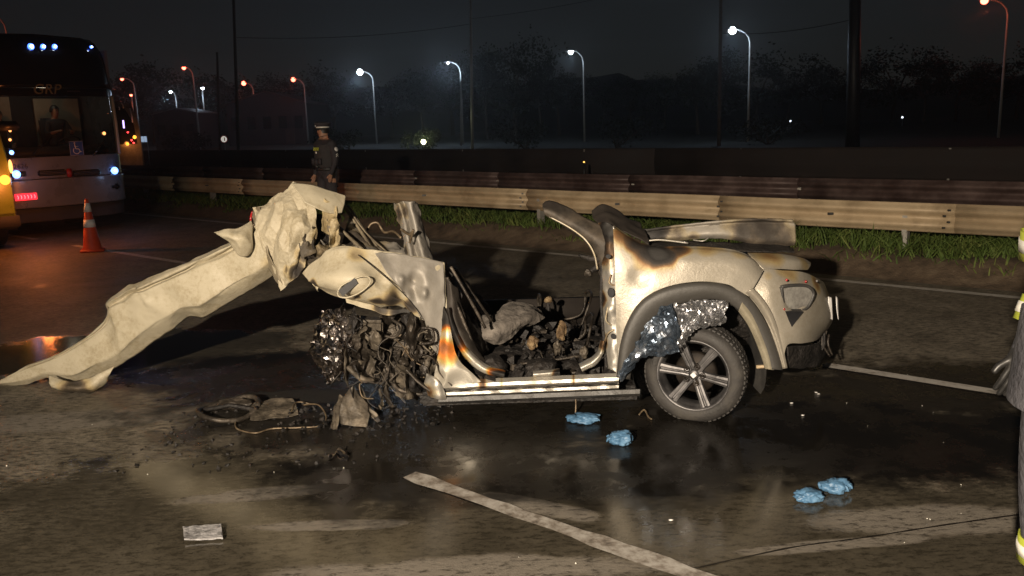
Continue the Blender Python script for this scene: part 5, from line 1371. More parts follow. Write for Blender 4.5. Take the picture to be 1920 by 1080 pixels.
foil('foil_sheet', 'sooty crumpled foil bundle at the crushed end of the wreck', [
    [(605, 584, 5.75), (625, 582, 5.68), (645, 592, 5.66), (660, 588, 5.72)], [(590, 612, 5.7), (618, 610, 5.6), (642, 612, 5.58), (660, 615, 5.66)],
    [(584, 645, 5.68), (614, 645, 5.56), (642, 642, 5.55), (662, 640, 5.64)], [(586, 670, 5.7), (614, 670, 5.58), (638, 668, 5.57), (656, 668, 5.66)],
    [(604, 692, 5.72), (618, 694, 5.62), (634, 690, 5.62), (650, 684, 5.68)], [(612, 716, 5.72), (622, 720, 5.68), (632, 706, 5.68), (645, 694, 5.72)]], M['foil_dark'], 26, 36, 43, 0.02, 12)
tag(sheet('burnt_cloth', [[(896, 596, 6.1), (925, 590, 6.12), (950, 572, 6.2), (985, 568, 6.25), (1014, 582, 6.25), (1020, 598, 6.2)], [(894, 612, 5.95), (920, 606, 5.95), (950, 592, 6.0), (980, 586, 6.05), (1000, 590, 6.05), (1016, 600, 6.1)],
                          [(898, 628, 5.88), (925, 628, 5.86), (948, 618, 5.9), (970, 608, 5.95), (990, 602, 6.0), (1005, 606, 6.05)], [(905, 636, 5.9), (928, 642, 5.9), (945, 640, 5.92), (962, 628, 5.96), (978, 616, 6.02), (992, 612, 6.1)]],
      M['cloth'], None, 60, 44, 0.006, [(0.016, 5, 1, (1.0, 1.2, 0.5, -0.4)), (0.008, 12, 1), (0.003, 30, 1)], None, (), 0, 45), 'ashy grey cloth slumped in the burnt out cabin', 'cloth')
# ================================================================== people
M['skin'] = mat('skin', [(0.30, 0.15, 0.09), (0.40, 0.21, 0.13), (0.46, 0.26, 0.17)], 0.55, 0, 18)
M['hair'] = mat('dark_hair', [(0.008, 0.006, 0.005), (0.02, 0.016, 0.012)], 0.5, 0, 30)
M['uniform'] = mat('dark_police_cloth', [(0.012, 0.011, 0.013), (0.03, 0.026, 0.03), (0.055, 0.045, 0.05)], 0.8, 0, 14, 0.5, 60)
M['turnout'] = mat('grey_turnout_cloth', [(0.035, 0.035, 0.042), (0.065, 0.064, 0.075), (0.1, 0.098, 0.108)], 0.85, 0, 9, 0.6, 50)
M['hivis'] = mat('lime_band', [(0.35, 0.40, 0.04), (0.5, 0.55, 0.07)], 0.5, 0, 14)
M['retro'] = mat('retroreflective_silver', [(0.75, 0.72, 0.64), (0.9, 0.88, 0.8)], 0.35, 0, 20)
M['boot'] = mat('boot_leather', [(0.01, 0.01, 0.01), (0.03, 0.028, 0.026)], 0.45, 0, 12)
BASE = dict(pelvis=((0, 0.01, .95), .15), waist=((0, 0, 1.08), .14), chest=((0, 0, 1.27), .165), uchest=((0, 0.01, 1.40), .13), neck=((0, 0.005, 1.485), .058), hbase=((0, -.012, 1.56), .076), hmid=((0, -.022, 1.635), .096), crown=((0, -.004, 1.71), .086))
for s_, n_ in ((-1, 'r'), (1, 'l')):
    BASE.update({'sh' + n_: ((s_ * .175, .01, 1.41), .078), 'el' + n_: ((s_ * .245, .03, 1.15), .052), 'wr' + n_: ((s_ * .25, -.05, .91), .034), 'pa' + n_: ((s_ * .25, -.075, .84), .036),
                 'hi' + n_: ((s_ * .095, 0, .89), .11), 'kn' + n_: ((s_ * .11, -.015, .5), .07), 'an' + n_: ((s_ * .115, .02, .1), .052), 'to' + n_: ((s_ * .13, -.14, .045), .044)})
EDGES = [('pelvis', 'waist'), ('waist', 'chest'), ('chest', 'uchest'), ('uchest', 'neck'), ('neck', 'hbase'), ('hbase', 'hmid'), ('hmid', 'crown')]
for n_ in 'rl':
    EDGES += [('uchest', 'sh' + n_), ('sh' + n_, 'el' + n_), ('el' + n_, 'wr' + n_), ('wr' + n_, 'pa' + n_), ('pelvis', 'hi' + n_), ('hi' + n_, 'kn' + n_), ('kn' + n_, 'an' + n_), ('an' + n_, 'to' + n_)]

def person(label, loc, rz, scale=1.0, pose=None, mats=None, head_turn=0.0, bulk=1.0, fingers=True, gloves=False):
    """a figure as one continuous skinned surface; faces local -y"""
    J = dict(BASE)
    if pose: J.update(pose)
    names = list(J); idx = {n: i for i, n in enumerate(names)}
    pts = [Vector(J[n][0]) for n in names]; rad = [J[n][1] for n in names]
    for i, n in enumerate(names):
        if n[:2] in ('wa', 'ch', 'uc', 'sh', 'el', 'hi', 'kn', 'pe'): rad[i] *= bulk
    ed = [(idx[a], idx[b]) for a, b in EDGES]
    if fingers:
        for n_, s_ in (('r', -1), ('l', 1)):
            pa = Vector(J['pa' + n_][0]); wr = Vector(J['wr' + n_][0]); d = (pa - wr).normalized()
            side = Vector((0, 1, 0)) - d * d.y
            if side.length < 0.2: side = Vector((1, 0, 0)) - d * d.x
            side.normalize(); inn = d.cross(side).normalized()
            for k, (o_, ln) in enumerate(((-.026, .075), (-.009, .085), (.009, .08), (.025, .062))):
                b0 = pa + side * o_ + d * 0.02
                q = [b0, b0 + d * ln * .5 + inn * 0.006 * s_, b0 + d * ln + inn * 0.022 * s_]
                for j, v in enumerate(q):
                    pts.append(v); rad.append((.011, .0095, .008)[j])
                    ed.append((len(pts) - 2 if j else idx['pa' + n_], len(pts) - 1))
            b0 = pa - side * .036 - d * 0.005
            for j, v in enumerate((b0, b0 - side * .02 + d * .03, b0 - side * .024 + d * .055)):
                pts.append(v); rad.append((.013, .011, .009)[j]); ed.append((len(pts) - 2 if j else idx['pa' + n_], len(pts) - 1))
    me = bpy.data.meshes.new('figure'); me.from_pydata(pts, ed, []); me.update()
    o = bpy.data.objects.new('figure', me); COL.objects.link(o)
    sk = o.modifiers.new('skin', 'SKIN'); sk.use_smooth_shade = True; sk.branch_smoothing = 0.4
    if not me.skin_vertices:
        bpy.context.view_layer.objects.active = o
        bpy.ops.mesh.customdata_skin_add()
    for i, d in enumerate(me.skin_vertices[0].data):
        d.radius = (rad[i], rad[i]); d.use_root = (i == idx['pelvis'])
    ss = o.modifiers.new('sub', 'SUBSURF'); ss.levels = ss.render_levels = 2
    bpy.context.view_layer.update()
    m2 = bpy.data.meshes.new_from_object(o.evaluated_get(bpy.context.evaluated_depsgraph_get()))
    bpy.data.objects.remove(o)
    hb = Vector(J['hmid'][0]); pel = Vector(J['pelvis'][0])
    Rh = Matrix.Rotation(head_turn, 3, 'Z')
    for v in m2.vertices:
        c = v.co
        if abs(c.x) < 0.21 and J['pelvis'][0][2] - .05 < c.z < J['neck'][0][2] - .05: c.y = pel.y + (c.y - pel.y) * 0.8 if not pose else c.y
        if c.z > hb.z - 0.12 and (c.xy - hb.xy).length < 0.2:
            d = c - hb
            d.x *= 0.84; d.z *= 1.08
            if d.y < -0.03:
                d.y -= 0.026 * math.exp(-(d.x / 0.016) ** 2 - ((d.z + 0.018) / 0.026) ** 2)      # nose
                d.y += 0.012 * math.exp(-((abs(d.x) - 0.032) / 0.018) ** 2 - ((d.z - 0.012) / 0.014) ** 2)   # eye sockets
                d.y -= 0.008 * math.exp(-(d.x / 0.03) ** 2 - ((d.z + 0.062) / 0.012) ** 2)      # lips
                d.y -= 0.012 * math.exp(-(d.x / 0.03) ** 2 - ((d.z + 0.095) / 0.02) ** 2)       # chin
            if abs(d.x) > 0.06: d.x += math.copysign(0.014 * math.exp(-((d.y - 0.005) / 0.018) ** 2 - ((d.z + 0.005) / 0.03) ** 2), d.x)   # ears
            v.co = hb + Rh @ d
    ms = mats or [M['skin'], M['uniform'], M['boot']]
    m2.materials.clear()
    for k in ms: m2.materials.append(k)
    pr, pl = Vector(J['par'][0]), Vector(J['pal'][0]); wr_, wl_ = Vector(J['wrr'][0]), Vector(J['wrl'][0])
    neck_z = J['neck'][0][2]
    ank = J['anr'][0][2]
    for p in m2.polygons:
        c = p.center
        hand = min((c - pr).length - (c - wr_).length, (c - pl).length - (c - wl_).length) < -0.005 and min((c - pr).length, (c - pl).length) < 0.16 and (abs(c.x) > 0.185 or J['pal'][0][1] < -0.25)
        p.material_index = 0 if ((c.z > neck_z - 0.01 and (c - hb).length < 0.3) or (hand and not gloves)) else (2 if (hand and gloves) or c.z < ank + 0.08 else 1)
        p.use_smooth = True
    root = thing('person', label, 'person', loc, rz)
    root.scale = (scale,) * 3
    b = link('body', m2, root)
    return root, b, J, hb, Rh
def face_bits(root, hb, Rh):
    for s_ in (-1, 1):
        mb = MB(); mb.lathe([(0.011 * math.sin(t * math.pi / 6) + 1e-4, -0.011 * math.cos(t * math.pi / 6)) for t in range(7)], 10, Matrix.Translation(hb + Rh @ Vector((s_ * .03, -.08, .014))))
        mb.build('eye', M['black'], root, True, True)
        mb = MB(); mb.tube([hb + Rh @ Vector((s_ * .014, -.093, .034)), hb + Rh @ Vector((s_ * .032, -.09, .04)), hb + Rh @ Vector((s_ * .048, -.078, .034))], 0.0045, 5)
        mb.build('eyebrow', M['hair'], root, True, True)
    mb = MB(); mb.tube([hb + Rh @ Vector((-.022, -.092, -.062)), hb + Rh @ Vector((0, -.1, -.063)), hb + Rh @ Vector((.022, -.092, -.062))], 0.004, 5); mb.build('mouth', M['red_lens'], root, True, True)
def hair(root, hb, Rh, low=0.0):
    V, F = [], []
    n, m_ = 20, 8
    for j in range(m_ + 1):
        for i in range(n):
            a = 2 * math.pi * i / n; t = j / m_ * math.radians(100)
            f_ = 0.65 if math.sin(a) < -0.4 else 1.0
            t *= f_
            d = Vector((math.cos(a) * math.sin(t) * .087, math.sin(a) * math.sin(t) * .11, math.cos(t) * .128 + low))
            V.append(hb + Rh @ (d + Vector((0, 0.008, 0.0)) + Vector((0.003, 0.003, 0.003)) * noise.noise(d * 60)))
    F = [(j * n + i, j * n + (i + 1) % n, (j + 1) * n + (i + 1) % n, (j + 1) * n + i) for j in range(m_) for i in range(n)]
    obj('hair', V, F, M['hair'], root, True, True)
def band(root, name, c, axis, r, w, material, flat=1.0, seg=20):
    """a ring of cloth round a limb or the trunk"""
    z = Vector(axis).normalized(); q = z.to_track_quat('Z', 'Y').to_matrix().to_4x4()
    mb = MB(); mb.lathe([(r, -w / 2), (r + 0.004, -w / 2), (r + 0.005, w / 2), (r, w / 2)], seg, Matrix.Translation(Vector(c)) @ q @ Matrix.Diagonal((1, flat, 1, 1)), 0, True)
    return mb.build(name, material, root, True, True)

# --- officer standing by the guardrail
pp = RD(10.62, al_on(10.62, 612, 1.2), 0.0)
pp.z = bank_h(10.62, pp.dot(DIR)) - 0.012
pose = {'ell': ((.25, .0, 1.15), .05), 'wrl': ((.24, -.10, .93), .033), 'pal': ((.235, -.125, .865), .035)}
off, body, J, hb, Rh = person('police officer in dark uniform and cap standing behind the wreck', pp, math.radians(-38), 1.15, pose, None, math.radians(-30), 1.28)
face_bits(off, hb, Rh)
hair(off, hb, Rh, -0.02)
T = Matrix.Translation(hb + Vector((0, 0, 0.045))) @ Rh.to_4x4()
mb = MB(); mb.lathe([(0.098, -0.005), (0.102, 0.03), (0.118, 0.055), (0.128, 0.075), (0.12, 0.09), (0.06, 0.1), (0.0001, 0.102)], 28, T @ Matrix.Diagonal((0.92, 1.1, 1, 1)))
cap = mb.build('cap', M['uniform'], off, True, True)
V = []
for i in range(13):
    a = math.radians(200 + 140 * i / 12)
    V += [T @ Vector((math.cos(a) * .09, math.sin(a) * .106, 0.006)), T @ Vector((math.cos(a) * .098, math.sin(a) * .175, -0.022))]
V2 = [v - Vector((0, 0, 0.006)) for v in V]
F = [(2 * i, 2 * i + 1, 2 * i + 3, 2 * i + 2) for i in range(12)] + [tuple(k + 26 for k in (2 * i + 2, 2 * i + 3, 2 * i + 1, 2 * i)) for i in range(12)]
obj('cap_peak', V + V2, F, M['boot'], cap, True, True)
band(off, 'cap_band', T @ Vector((0, 0, 0.012)), (0, 0, 1), 0.1, 0.022, M['retro'], 1.12)
mb = MB(); mb.lathe([(0.0001, 0.01), (0.022, 0.006), (0.024, 0)], 10, T @ Matrix.Translation((0, -0.118, 0.045)) @ Matrix.Rotation(math.radians(80), 4, 'X')); mb.build('cap_badge', M['retro'], cap, True, True)
# ballistic vest as a shell round the chest
V, F = [], []
n = 28
for j in range(9):
    z = 1.03 + 0.37 * j / 8
    for i in range(n):
        a = 2 * math.pi * i / n
        V.append(Vector((math.cos(a) * (0.215 - 0.012 * abs(j - 5) / 5), 0.01 + math.sin(a) * (0.185 - 0.012 * abs(j - 4) / 4), z + 0.004 * noise.noise(Vector((a * 3, z * 20, 0))))))
F = [(j * n + i, j * n + (i + 1) % n, (j + 1) * n + (i + 1) % n, (j + 1) * n + i) for j in range(8) for i in range(n)]
vest = obj('vest', V, F, mat('vest_cloth', [(0.02, 0.018, 0.018), (0.05, 0.045, 0.045)], 0.8, 0, 20, 0.6, 80), off, True, True)
for k in range(3):
    mb = MB(); mb.box((-0.075 + 0.05 * k, -0.177, 1.33), (0.026, 0.008, 0.055), Matrix.Rotation(0.3, 3, 'Y')); mb.build('yellow_bar', M['hivis'], vest, False, True)
for cx, cz in ((-0.1, 1.12), (-0.02, 1.11), (0.07, 1.12)):
    mb = MB(); mb.box((cx, -0.195, cz), (0.07, 0.045, 0.11), None, 0, 0.01); mb.build('pouch', M['uniform'], vest, True, True)
mb = MB(); mb.lathe([(0.0001, 0.004), (0.018, 0.004), (0.02, 0)], 8, Matrix.Translation((-0.03, -0.178, 1.27)) @ Matrix.Rotation(math.radians(90), 4, 'X')); mb.build('chest_badge', M['retro'], vest, True, True)
band(off, 'belt', (0, 0.01, 0.99), (0, 0, 1), 0.205, 0.05, M['boot'], 0.88)
mb = MB(); mb.box((0.19, -0.03, 0.93), (0.05, 0.08, 0.18), None, 0, 0.012); mb.build('holster', M['boot'], off, True, True)
mb = MB(); mb.lathe([(0.0001, 0.012), (0.036, 0.008), (0.038, 0)], 16, Matrix.Translation((0.285, 0.0, 1.32)) @ Matrix.Rotation(math.radians(90), 4, 'Y') @ Matrix.Rotation(-0.28, 4, 'Y')); mb.build('sleeve_patch', M['white'], off, True, True)
for k in range(2):
    mb = MB(); c = Vector((0.300, 0.0, 1.235 - 0.03 * k)); mb.tube([c + Vector((0, -.025, -.012)), c + Vector((0.004, 0, .012)), c + Vector((0, .025, -.012))], 0.006, 5); mb.build('chevron', M['retro'], off, True, True)
mb = MB(); mb.tube([Vector((-0.17, -.15, 1.0)), Vector((-.1, -.19, 1.08)), Vector((0.0, -.18, 1.02))], 0.02, 6); mb.build('radio_strap', M['boot'], off, True, True)

# --- firefighter cut by the right edge of the view
fp = P(2026, 900, 2.6); fp.z = 0
pose = {'elr': ((-.29, .05, 1.16), .07), 'wrr': ((-.28, -.02, .93), .05), 'par': ((-.275, -.05, .86), .042), 'ell': ((.29, .05, 1.16), .07), 'wrl': ((.28, .0, .93), .05), 'pal': ((.275, -.02, .86), .042)}
ff, body, J, hb, Rh = person('firefighter in grey turnout gear with lime bands, cut off by the right edge', fp, math.radians(-97), 1.22, pose, [M['skin'], M['turnout'], M['boot']], 0.0, 1.22, True, True)
face_bits(ff, hb, Rh); hair(ff, hb, Rh)
T = Matrix.Translation(hb + Vector((0, 0, 0.03)))
mb = MB(); mb.lathe([(0.15, -0.02), (0.14, 0.0), (0.122, 0.03), (0.118, 0.09), (0.085, 0.135), (0.0001, 0.15)], 28, T @ Matrix.Diagonal((0.95, 1.15, 1, 1))); mb.build('helmet', M['hivis'], ff, True, True)
def two_tone(c, axis, r, flat=1.0):
    band(ff, 'lime_band', c, axis, r, 0.075, M['hivis'], flat); band(ff, 'silver_band', c, axis, r + 0.003, 0.032, M['retro'], flat)
for s_, sh, el, wr in ((-1, J['shr'][0], J['elr'][0], J['wrr'][0]), (1, J['shl'][0], J['ell'][0], J['wrl'][0])):
    sh, el, wr = Vector(sh), Vector(el), Vector(wr)
    two_tone(sh.lerp(el, 0.52), el - sh, 0.087)
    two_tone(el.lerp(wr, 0.62), wr - el, 0.066)
two_tone((0, 0.01, 0.92), (0, 0, 1), 0.205, 0.85)
two_tone((0, 0.0, 1.25), (0, 0, 1), 0.21, 0.85)
for s_ in (-1, 1): two_tone((s_ * .115, 0.008, 0.36), (0, 0, 1), 0.085)
# jacket skirt
V, F = [], []
for j in range(6):
    for i in range(28):
        a = 2 * math.pi * i / 28; r_ = 1 + 0.02 * j + 0.015 * noise.noise(Vector((math.cos(a) * 3, math.sin(a) * 3, j * .3)))
        V.append(Vector((math.cos(a) * .205 * r_, 0.01 + math.sin(a) * .175 * r_, 1.08 - 0.05 * j)))
obj('jacket_skirt', V, [(j * 28 + i, j * 28 + (i + 1) % 28, (j + 1) * 28 + (i + 1) % 28, (j + 1) * 28 + i) for j in range(5) for i in range(28)], M['turnout'], ff, True, True)
# ================================================================== bus, van and the vehicle behind
M['bus_white'] = mat('dusty_white_paint', [(0.09, 0.092, 0.10), (0.135, 0.137, 0.15), (0.165, 0.167, 0.18)], 0.3, 0, 1.5, 0.05, 30)
M['bus_black'] = mat('black_gloss', [(0.006, 0.006, 0.007), (0.012, 0.011, 0.012)], 0.12, 0, 2, 0, None, 0.05)
M['bus_glass'] = glass('windscreen_glass', (0.75, 0.8, 0.82), 0.02)
M['bus_panel'] = mat('beige_interior', [(0.30, 0.26, 0.2), (0.45, 0.4, 0.32)], 0.7, 0, 2)
M['bus_dark'] = mat('dark_interior', [(0.02, 0.02, 0.024), (0.05, 0.05, 0.058)], 0.8, 0, 3)
M['blue_led'] = emit('blue_white_led', (0.06, 0.16, 1.0), 5)
M['led_core'] = emit('led_core', (0.75, 0.88, 1.0), 40)
M['head_blue'] = emit('bluish_headlamp', (0.15, 0.35, 1.0), 5)
M['plate_red'] = emit('red_glow_plate', (1.0, 0.03, 0.05), 1.6)  # plate brightness put into the material as a glow
M['plate_mark'] = emit('glowing_plate_digits', (1.0, 0.35, 0.4), 1.3)
M['sign_blu'] = mat('access_sign_blue', [(0.03, 0.07, 0.28), (0.04, 0.1, 0.36)], 0.4)
M['amber'] = emit('amber_lamp', (1.0, 0.42, 0.05), 2.2)
M['amber_dim'] = emit('amber_side_lamp', (1.0, 0.4, 0.12), 2.5)
M['red_lamp'] = emit('red_tail_lamp', (1.0, 0.04, 0.04), 6)
M['violet'] = emit('violet_strip_lamp', (0.6, 0.45, 1.0), 2.2)
M['gold_letter'] = mat('dull_gold_letter', [(0.13, 0.12, 0.06), (0.2, 0.19, 0.1)], 0.5)
M['lime'] = mat('lime_vehicle_paint', [(0.10, 0.15, 0.015), (0.15, 0.2, 0.02)], 0.35, 0, 2)
M['chrome'] = mat('chrome', [(0.5, 0.5, 0.5), (0.65, 0.65, 0.65)], 0.15, 1.0, 4)

BUSO = G(138, 440)
PHI = math.atan2(NOR.y, NOR.x)
def plane_xy(px, py, org):
    d = ray(px, py)
    t = (org - EYE).dot(DIR) / d.dot(DIR)
    v = EYE + d * t - org
    return v.dot(NOR), v.z
def BL(px, py): return plane_xy(px, py, BUSO)
bus = thing('bus', 'tall white and black coach facing the camera at the left, interior dimly visible', 'bus', BUSO, PHI)
HW = 1.27
ZT = BL(100, 62)[1]
def fy(x, z):      # depth of the bowed front
    t = min(1.0, abs(x) / HW)
    return 0.10 * t ** 2 + 0.22 * t ** 6 + max(0, z - 2.3) * 0.10 + max(0, z - 3.4) ** 2 * 0.9
def front(name, z0, z1, material, parent, nz_=8, x0=-HW, x1=HW, proud=0.0, thick=0.03, amp=0.0):
    rows = []
    for j in range(nz_ + 1):
        z = z0 + (z1 - z0) * j / nz_
        sq = 1.0 - 0.25 * max(0, (z - 3.2)) ** 2
        rows.append([Vector((x * sq, fy(x, z) - proud, z)) for x in [x0 + (x1 - x0) * i / 12 for i in range(13)]])
    o = sheet(name, rows, material, parent, 30, 16, thick, (), None, (), 0, 0, True, 0, True, True)
    return o
z_of = lambda y: BL(112, y)[1]
zb0, zb1, zw0, zw1 = z_of(386), z_of(334), z_of(292), z_of(180)
front('upper_windscreen', z_of(164), ZT - 0.03, M['bus_black'], bus, 10)
front('fascia_band', zw1, z_of(165), M['bus_black'], bus, 2, proud=0.015)
front('windscreen', zw0, zw1, M['bus_glass'], bus, 6, thick=0.0)
fp_ = front('front_panel', zb1 + 0.01, zw0 - 0.01, M['bus_white'], bus, 4)
bp_ = front('bumper', zb0, zb1, M['bus_white'], bus, 4, proud=0.05)
front('lower_skirt', zb0 - 0.28, zb0 - 0.01, M['bus_dark'], bus, 2, proud=-0.04)
# sides, roof, back
L_ = 12.5
for s_ in (-1, 1):
    mb = MB(); mb.box((s_ * (HW - 0.03), L_ / 2 + 0.36, (ZT - 0.25 + 0.4) / 2), (0.06, L_, ZT - 0.25 - 0.4)); side = mb.build('side_wall', M['bus_white'], bus, False, True)
    for k in range(6):
        mb = MB(); mb.box((s_ * (HW + 0.003), 1.4 + k * 1.95, 2.75), (0.02, 1.85, 1.15)); mb.build('side_window', M['bus_black'], side, False, True)
    for yy in (1.9 + 0.7, 8.6):
        mb = MB(); mb.lathe([(0.0001, 0.0), (0.3, 0.0), (0.32, 0.02), (0.5, 0.02), (0.52, 0), (0.52, -0.3), (0.0001, -0.3)], 28, Matrix.Translation((s_ * (HW - 0.02), yy, 0.52)) @ Matrix.Rotation(math.radians(90) * s_, 4, 'Y')); mb.build('wheel', M['rubber'], bus, True, True)
V, F = [], []
prof = [(-HW, ZT - 0.42), (-HW * .98, ZT - 0.25), (-HW * .9, ZT - 0.09), (-HW * .7, ZT), (0, ZT + 0.03), (HW * .7, ZT), (HW * .9, ZT - 0.09), (HW * .98, ZT - 0.25), (HW, ZT - 0.42)]
for y in (0.62, L_ + 0.4):
    V += [Vector((x, y, z)) for x, z in prof]
obj('roof', V, [(i, i + 1, i + 10, i + 9) for i in range(8)] + [tuple(range(17, 8, -1))], M['bus_black'], bus, True, True)
mb = MB(); mb.box((0, L_ + 0.42, 2.1), (2 * HW, 0.06, 3.2)); mb.build('rear_wall', M['bus_white'], bus, False, True)
mb = MB(); mb.box((0, L_ / 2 + 0.3, 0.75), (2 * HW - 0.14, L_ - 0.2, 0.5)); mb.build('chassis', M['bus_dark'], bus, False, True)
# corner posts
for s_ in (-1, 1):
    pts = [Vector((s_ * HW * 0.985, fy(HW, z) - 0.02, z)) for z in (zw0 - 0.02, (zw0 + zw1) / 2, zw1 + 0.02)]
    mb = MB(); mb.tube(pts, 0.05, 8, 0, True, 0.6); mb.build('corner_post', M['bus_panel'], bus, True, True)
# cab interior
mb = MB(); mb.box((0.0, 1.0, zw0 - 0.25), (2.35, 1.3, 0.12)); mb.build('cab_floor', M['bus_dark'], bus, False, True)
mb = MB(); mb.box((0.0, 0.42, zw0 + 0.06), (2.1, 0.3, 0.24), None, 0, 0.06); mb.build('dashboard', M['bus_dark'], bus, True, True)
xa, za = BL(116, 186); xb, zb = BL(196, 245)
mb = MB(); mb.box(((xa + xb) / 2 + 0.15, 1.62, (za + zb) / 2 - 0.1), (xb - xa + 0.15, 0.05, za - zb + 0.35)); mb.build('partition', M['bus_panel'], bus, False, True)
mb = MB(); mb.box((BL(42, 200)[0] + 0.1, 1.6, zw0 + 0.75), (0.5, 0.05, 0.9)); mb.build('partition', M['bus_panel'], bus, False, True)
mb = MB(); mb.box((0, 1.75, (zw0 + zw1) / 2), (2.4, 0.05, zw1 - zw0 + 0.6)); mb.build('cab_bulkhead', M['bus_dark'], bus, False, True)
mb = MB(); mb.box((0, 1.0, zw1 + 0.22), (2.4, 1.5, 0.06)); mb.build('cab_ceiling', M['bus_dark'], bus, False, True)
for px in (150, 40):
    cx = BL(px, 240)[0]
    mb = MB(); mb.box((cx, 1.15, zw0 + 0.02), (0.46, 0.46, 0.12), None, 0, 0.04); mb.box((cx, 1.38, zw0 + 0.40), (0.44, 0.1, 0.72), Matrix.Rotation(-0.12, 3, 'X'), 0, 0.04); mb.build('seat', M['bus_dark'], bus, True, True)
cx = BL(152, 240)[0]
T = Matrix.Translation((cx, 0.66, zw0 + 0.24)) @ Matrix.Rotation(math.radians(-35), 4, 'X')
mb = MB(); mb.tube([T @ Vector((math.cos(a) * .22, math.sin(a) * .22, 0)) for a in [i * math.pi / 12 for i in range(25)]], 0.014, 6); mb.tube([T @ Vector((-.2, 0, 0)), T @ Vector((.2, 0, 0))], 0.012, 6); mb.build('steering_wheel', M['bus_dark'], bus, True, True)
# lamps
for px, sz in ((65, 0.062), (88, 0.05), (110, 0.05), (183, 0.03)):
    x, z = BL(px, 86)
    y = fy(x, z) - 0.03
    mb = MB(); mb.lathe([(sz, 0), (sz * .8, 0.03), (0.0001, 0.045)], 14, Matrix.Translation((x, y, z)) @ Matrix.Rotation(math.radians(90), 4, 'X')); o_ = mb.build('marker_lamp', M['blue_led'], bus, True, True)
    mb = MB(); mb.lathe([(sz * .45, 0.04), (sz * .3, 0.055), (0.0001, 0.06)], 10, Matrix.Translation((x, y, z)) @ Matrix.Rotation(math.radians(90), 4, 'X')); mb.build('led', M['led_core'], o_, True, True)
for px, py in ((218, 320), (32, 327)):
    x, z = BL(px, py)
    y = fy(x, z) - 0.05
    mb = MB(); mb.box((x + (-0.06 if px > 100 else 0.06), y + 0.07, z), (0.34, 0.12, 0.2), None, 0, 0.05); h_ = mb.build('headlamp', M['chrome'], bus, True, True)
    mb = MB(); mb.lathe([(0.075, 0), (0.06, 0.03), (0.0001, 0.045)], 16, Matrix.Translation((x, y, z)) @ Matrix.Rotation(math.radians(90), 4, 'X')); mb.build('lens', M['head_blue'], h_, True, True)
    mb = MB(); mb.lathe([(0.018, 0.042), (0.0001, 0.052)], 10, Matrix.Translation((x, y, z)) @ Matrix.Rotation(math.radians(90), 4, 'X')); mb.build('led', M['led_core'], h_, True, True)
    ld = bpy.data.lights.new('head_light', 'POINT'); ld.energy, ld.color, ld.shadow_soft_size = 1.5, (0.4, 0.6, 1.0), 0.06
    lo = bpy.data.objects.new('head_light', ld); COL.objects.link(lo); lo.parent = bus; lo.location = (x, y - 0.5, z - 0.1)
x, z = BL(197, 250); mb = MB(); mb.lathe([(0.035, 0), (0.0001, 0.03)], 10, Matrix.Translation((x, fy(x, z) - 0.03, z)) @ Matrix.Rotation(math.radians(90), 4, 'X')); mb.build('indicator', M['amber_dim'], bus, True, True)
# grille
for s_, (xa_, xb_) in enumerate(((72, 122), (136, 186))):
    x0, z0 = BL(xa_, 331); x1, z1 = BL(xb_, 317)
    mb = MB(); mb.box(((x0 + x1) / 2, fy((x0 + x1) / 2, z0) + 0.0, (z0 + z1) / 2), (x1 - x0, 0.09, z1 - z0), None, 0, 0.02); g_ = mb.build('grille', M['bus_black'], bus, True, True)
    for k in range(3):
        mb = MB(); mb.box(((x0 + x1) / 2, fy((x0 + x1) / 2, z0) - 0.05, z0 + (z1 - z0) * (k + 1) / 4), (x1 - x0 - 0.05, 0.012, 0.012)); mb.build('grille_bar', M['bus_dark'], g_, False, True)
x, z = BL(129, 324); mb = MB(); mb.box((x, fy(x, z) - 0.03, z), (0.1, 0.05, 0.17), None, 0, 0.015); mb.build('emblem', M['red_lens'], bus, True, True)
# fog lamp slots
for px in (216, 20):
    x, z = BL(px, 350); mb = MB(); mb.box((x - 0.03, fy(x, z) - 0.03, z), (0.3, 0.08, 0.12), None, 0, 0.03); mb.build('fog_lamp', M['bus_black'], bus, True, True)
# number plate and digits: brightness added as emission, though neither is a lamp
x, z = BL(48, 369)
mb = MB(); mb.box((x, fy(x, z) - 0.075, z), (0.40, 0.02, 0.13), None, 0, 0.006); pl = mb.build('number_plate', M['plate_red'], bus, False, True)
RX = Matrix.Rotation(math.radians(90), 4, 'X')
for k in range(6):
    mb = MB(); mb.tube([(x - 0.15 + 0.06 * k, fy(x, z) - 0.088, z - 0.035), (x - 0.14 + 0.06 * k, fy(x, z) - 0.088, z + 0.0), (x - 0.155 + 0.06 * k, fy(x, z) - 0.088, z + 0.035)], 0.006, 5); mb.build('plate_digit', M['plate_mark'], pl, True, True)
# access symbol
x, z = BL(143, 278); w = 0.27
mb = MB(); mb.box((x, fy(x, z) - 0.012, z), (w, 0.01, w + 0.02), None, 0, 0.004); ac = mb.build('access_sign', M['sign_blu'], bus, False, True)
yy = fy(x, z) - 0.02
mb = MB()
mb.tube([(x - .03, yy, z + .085), (x - .025, yy, z + .03), (x - .015, yy, z - .01), (x + .04, yy, z - .012), (x + .07, yy, z - .075), (x + .095, yy, z - .07)], 0.009, 6)
mb.tube([(x - .022, yy, z + .035), (x + .035, yy, z + .035)], 0.008, 6)
mb.tube([Vector((x - 0.005 + math.cos(a) * .062, yy, z - .045 + math.sin(a) * .062)) for a in [math.radians(130 + 210 * i / 16) for i in range(17)]], 0.008, 6)
mb.lathe([(0.016, 0), (0.0001, 0.006)], 10, Matrix.Translation((x - .03, yy, z + .105)) @ RX)
mb.build('wheelchair_symbol', M['white'], ac, True, True)
mb = MB()
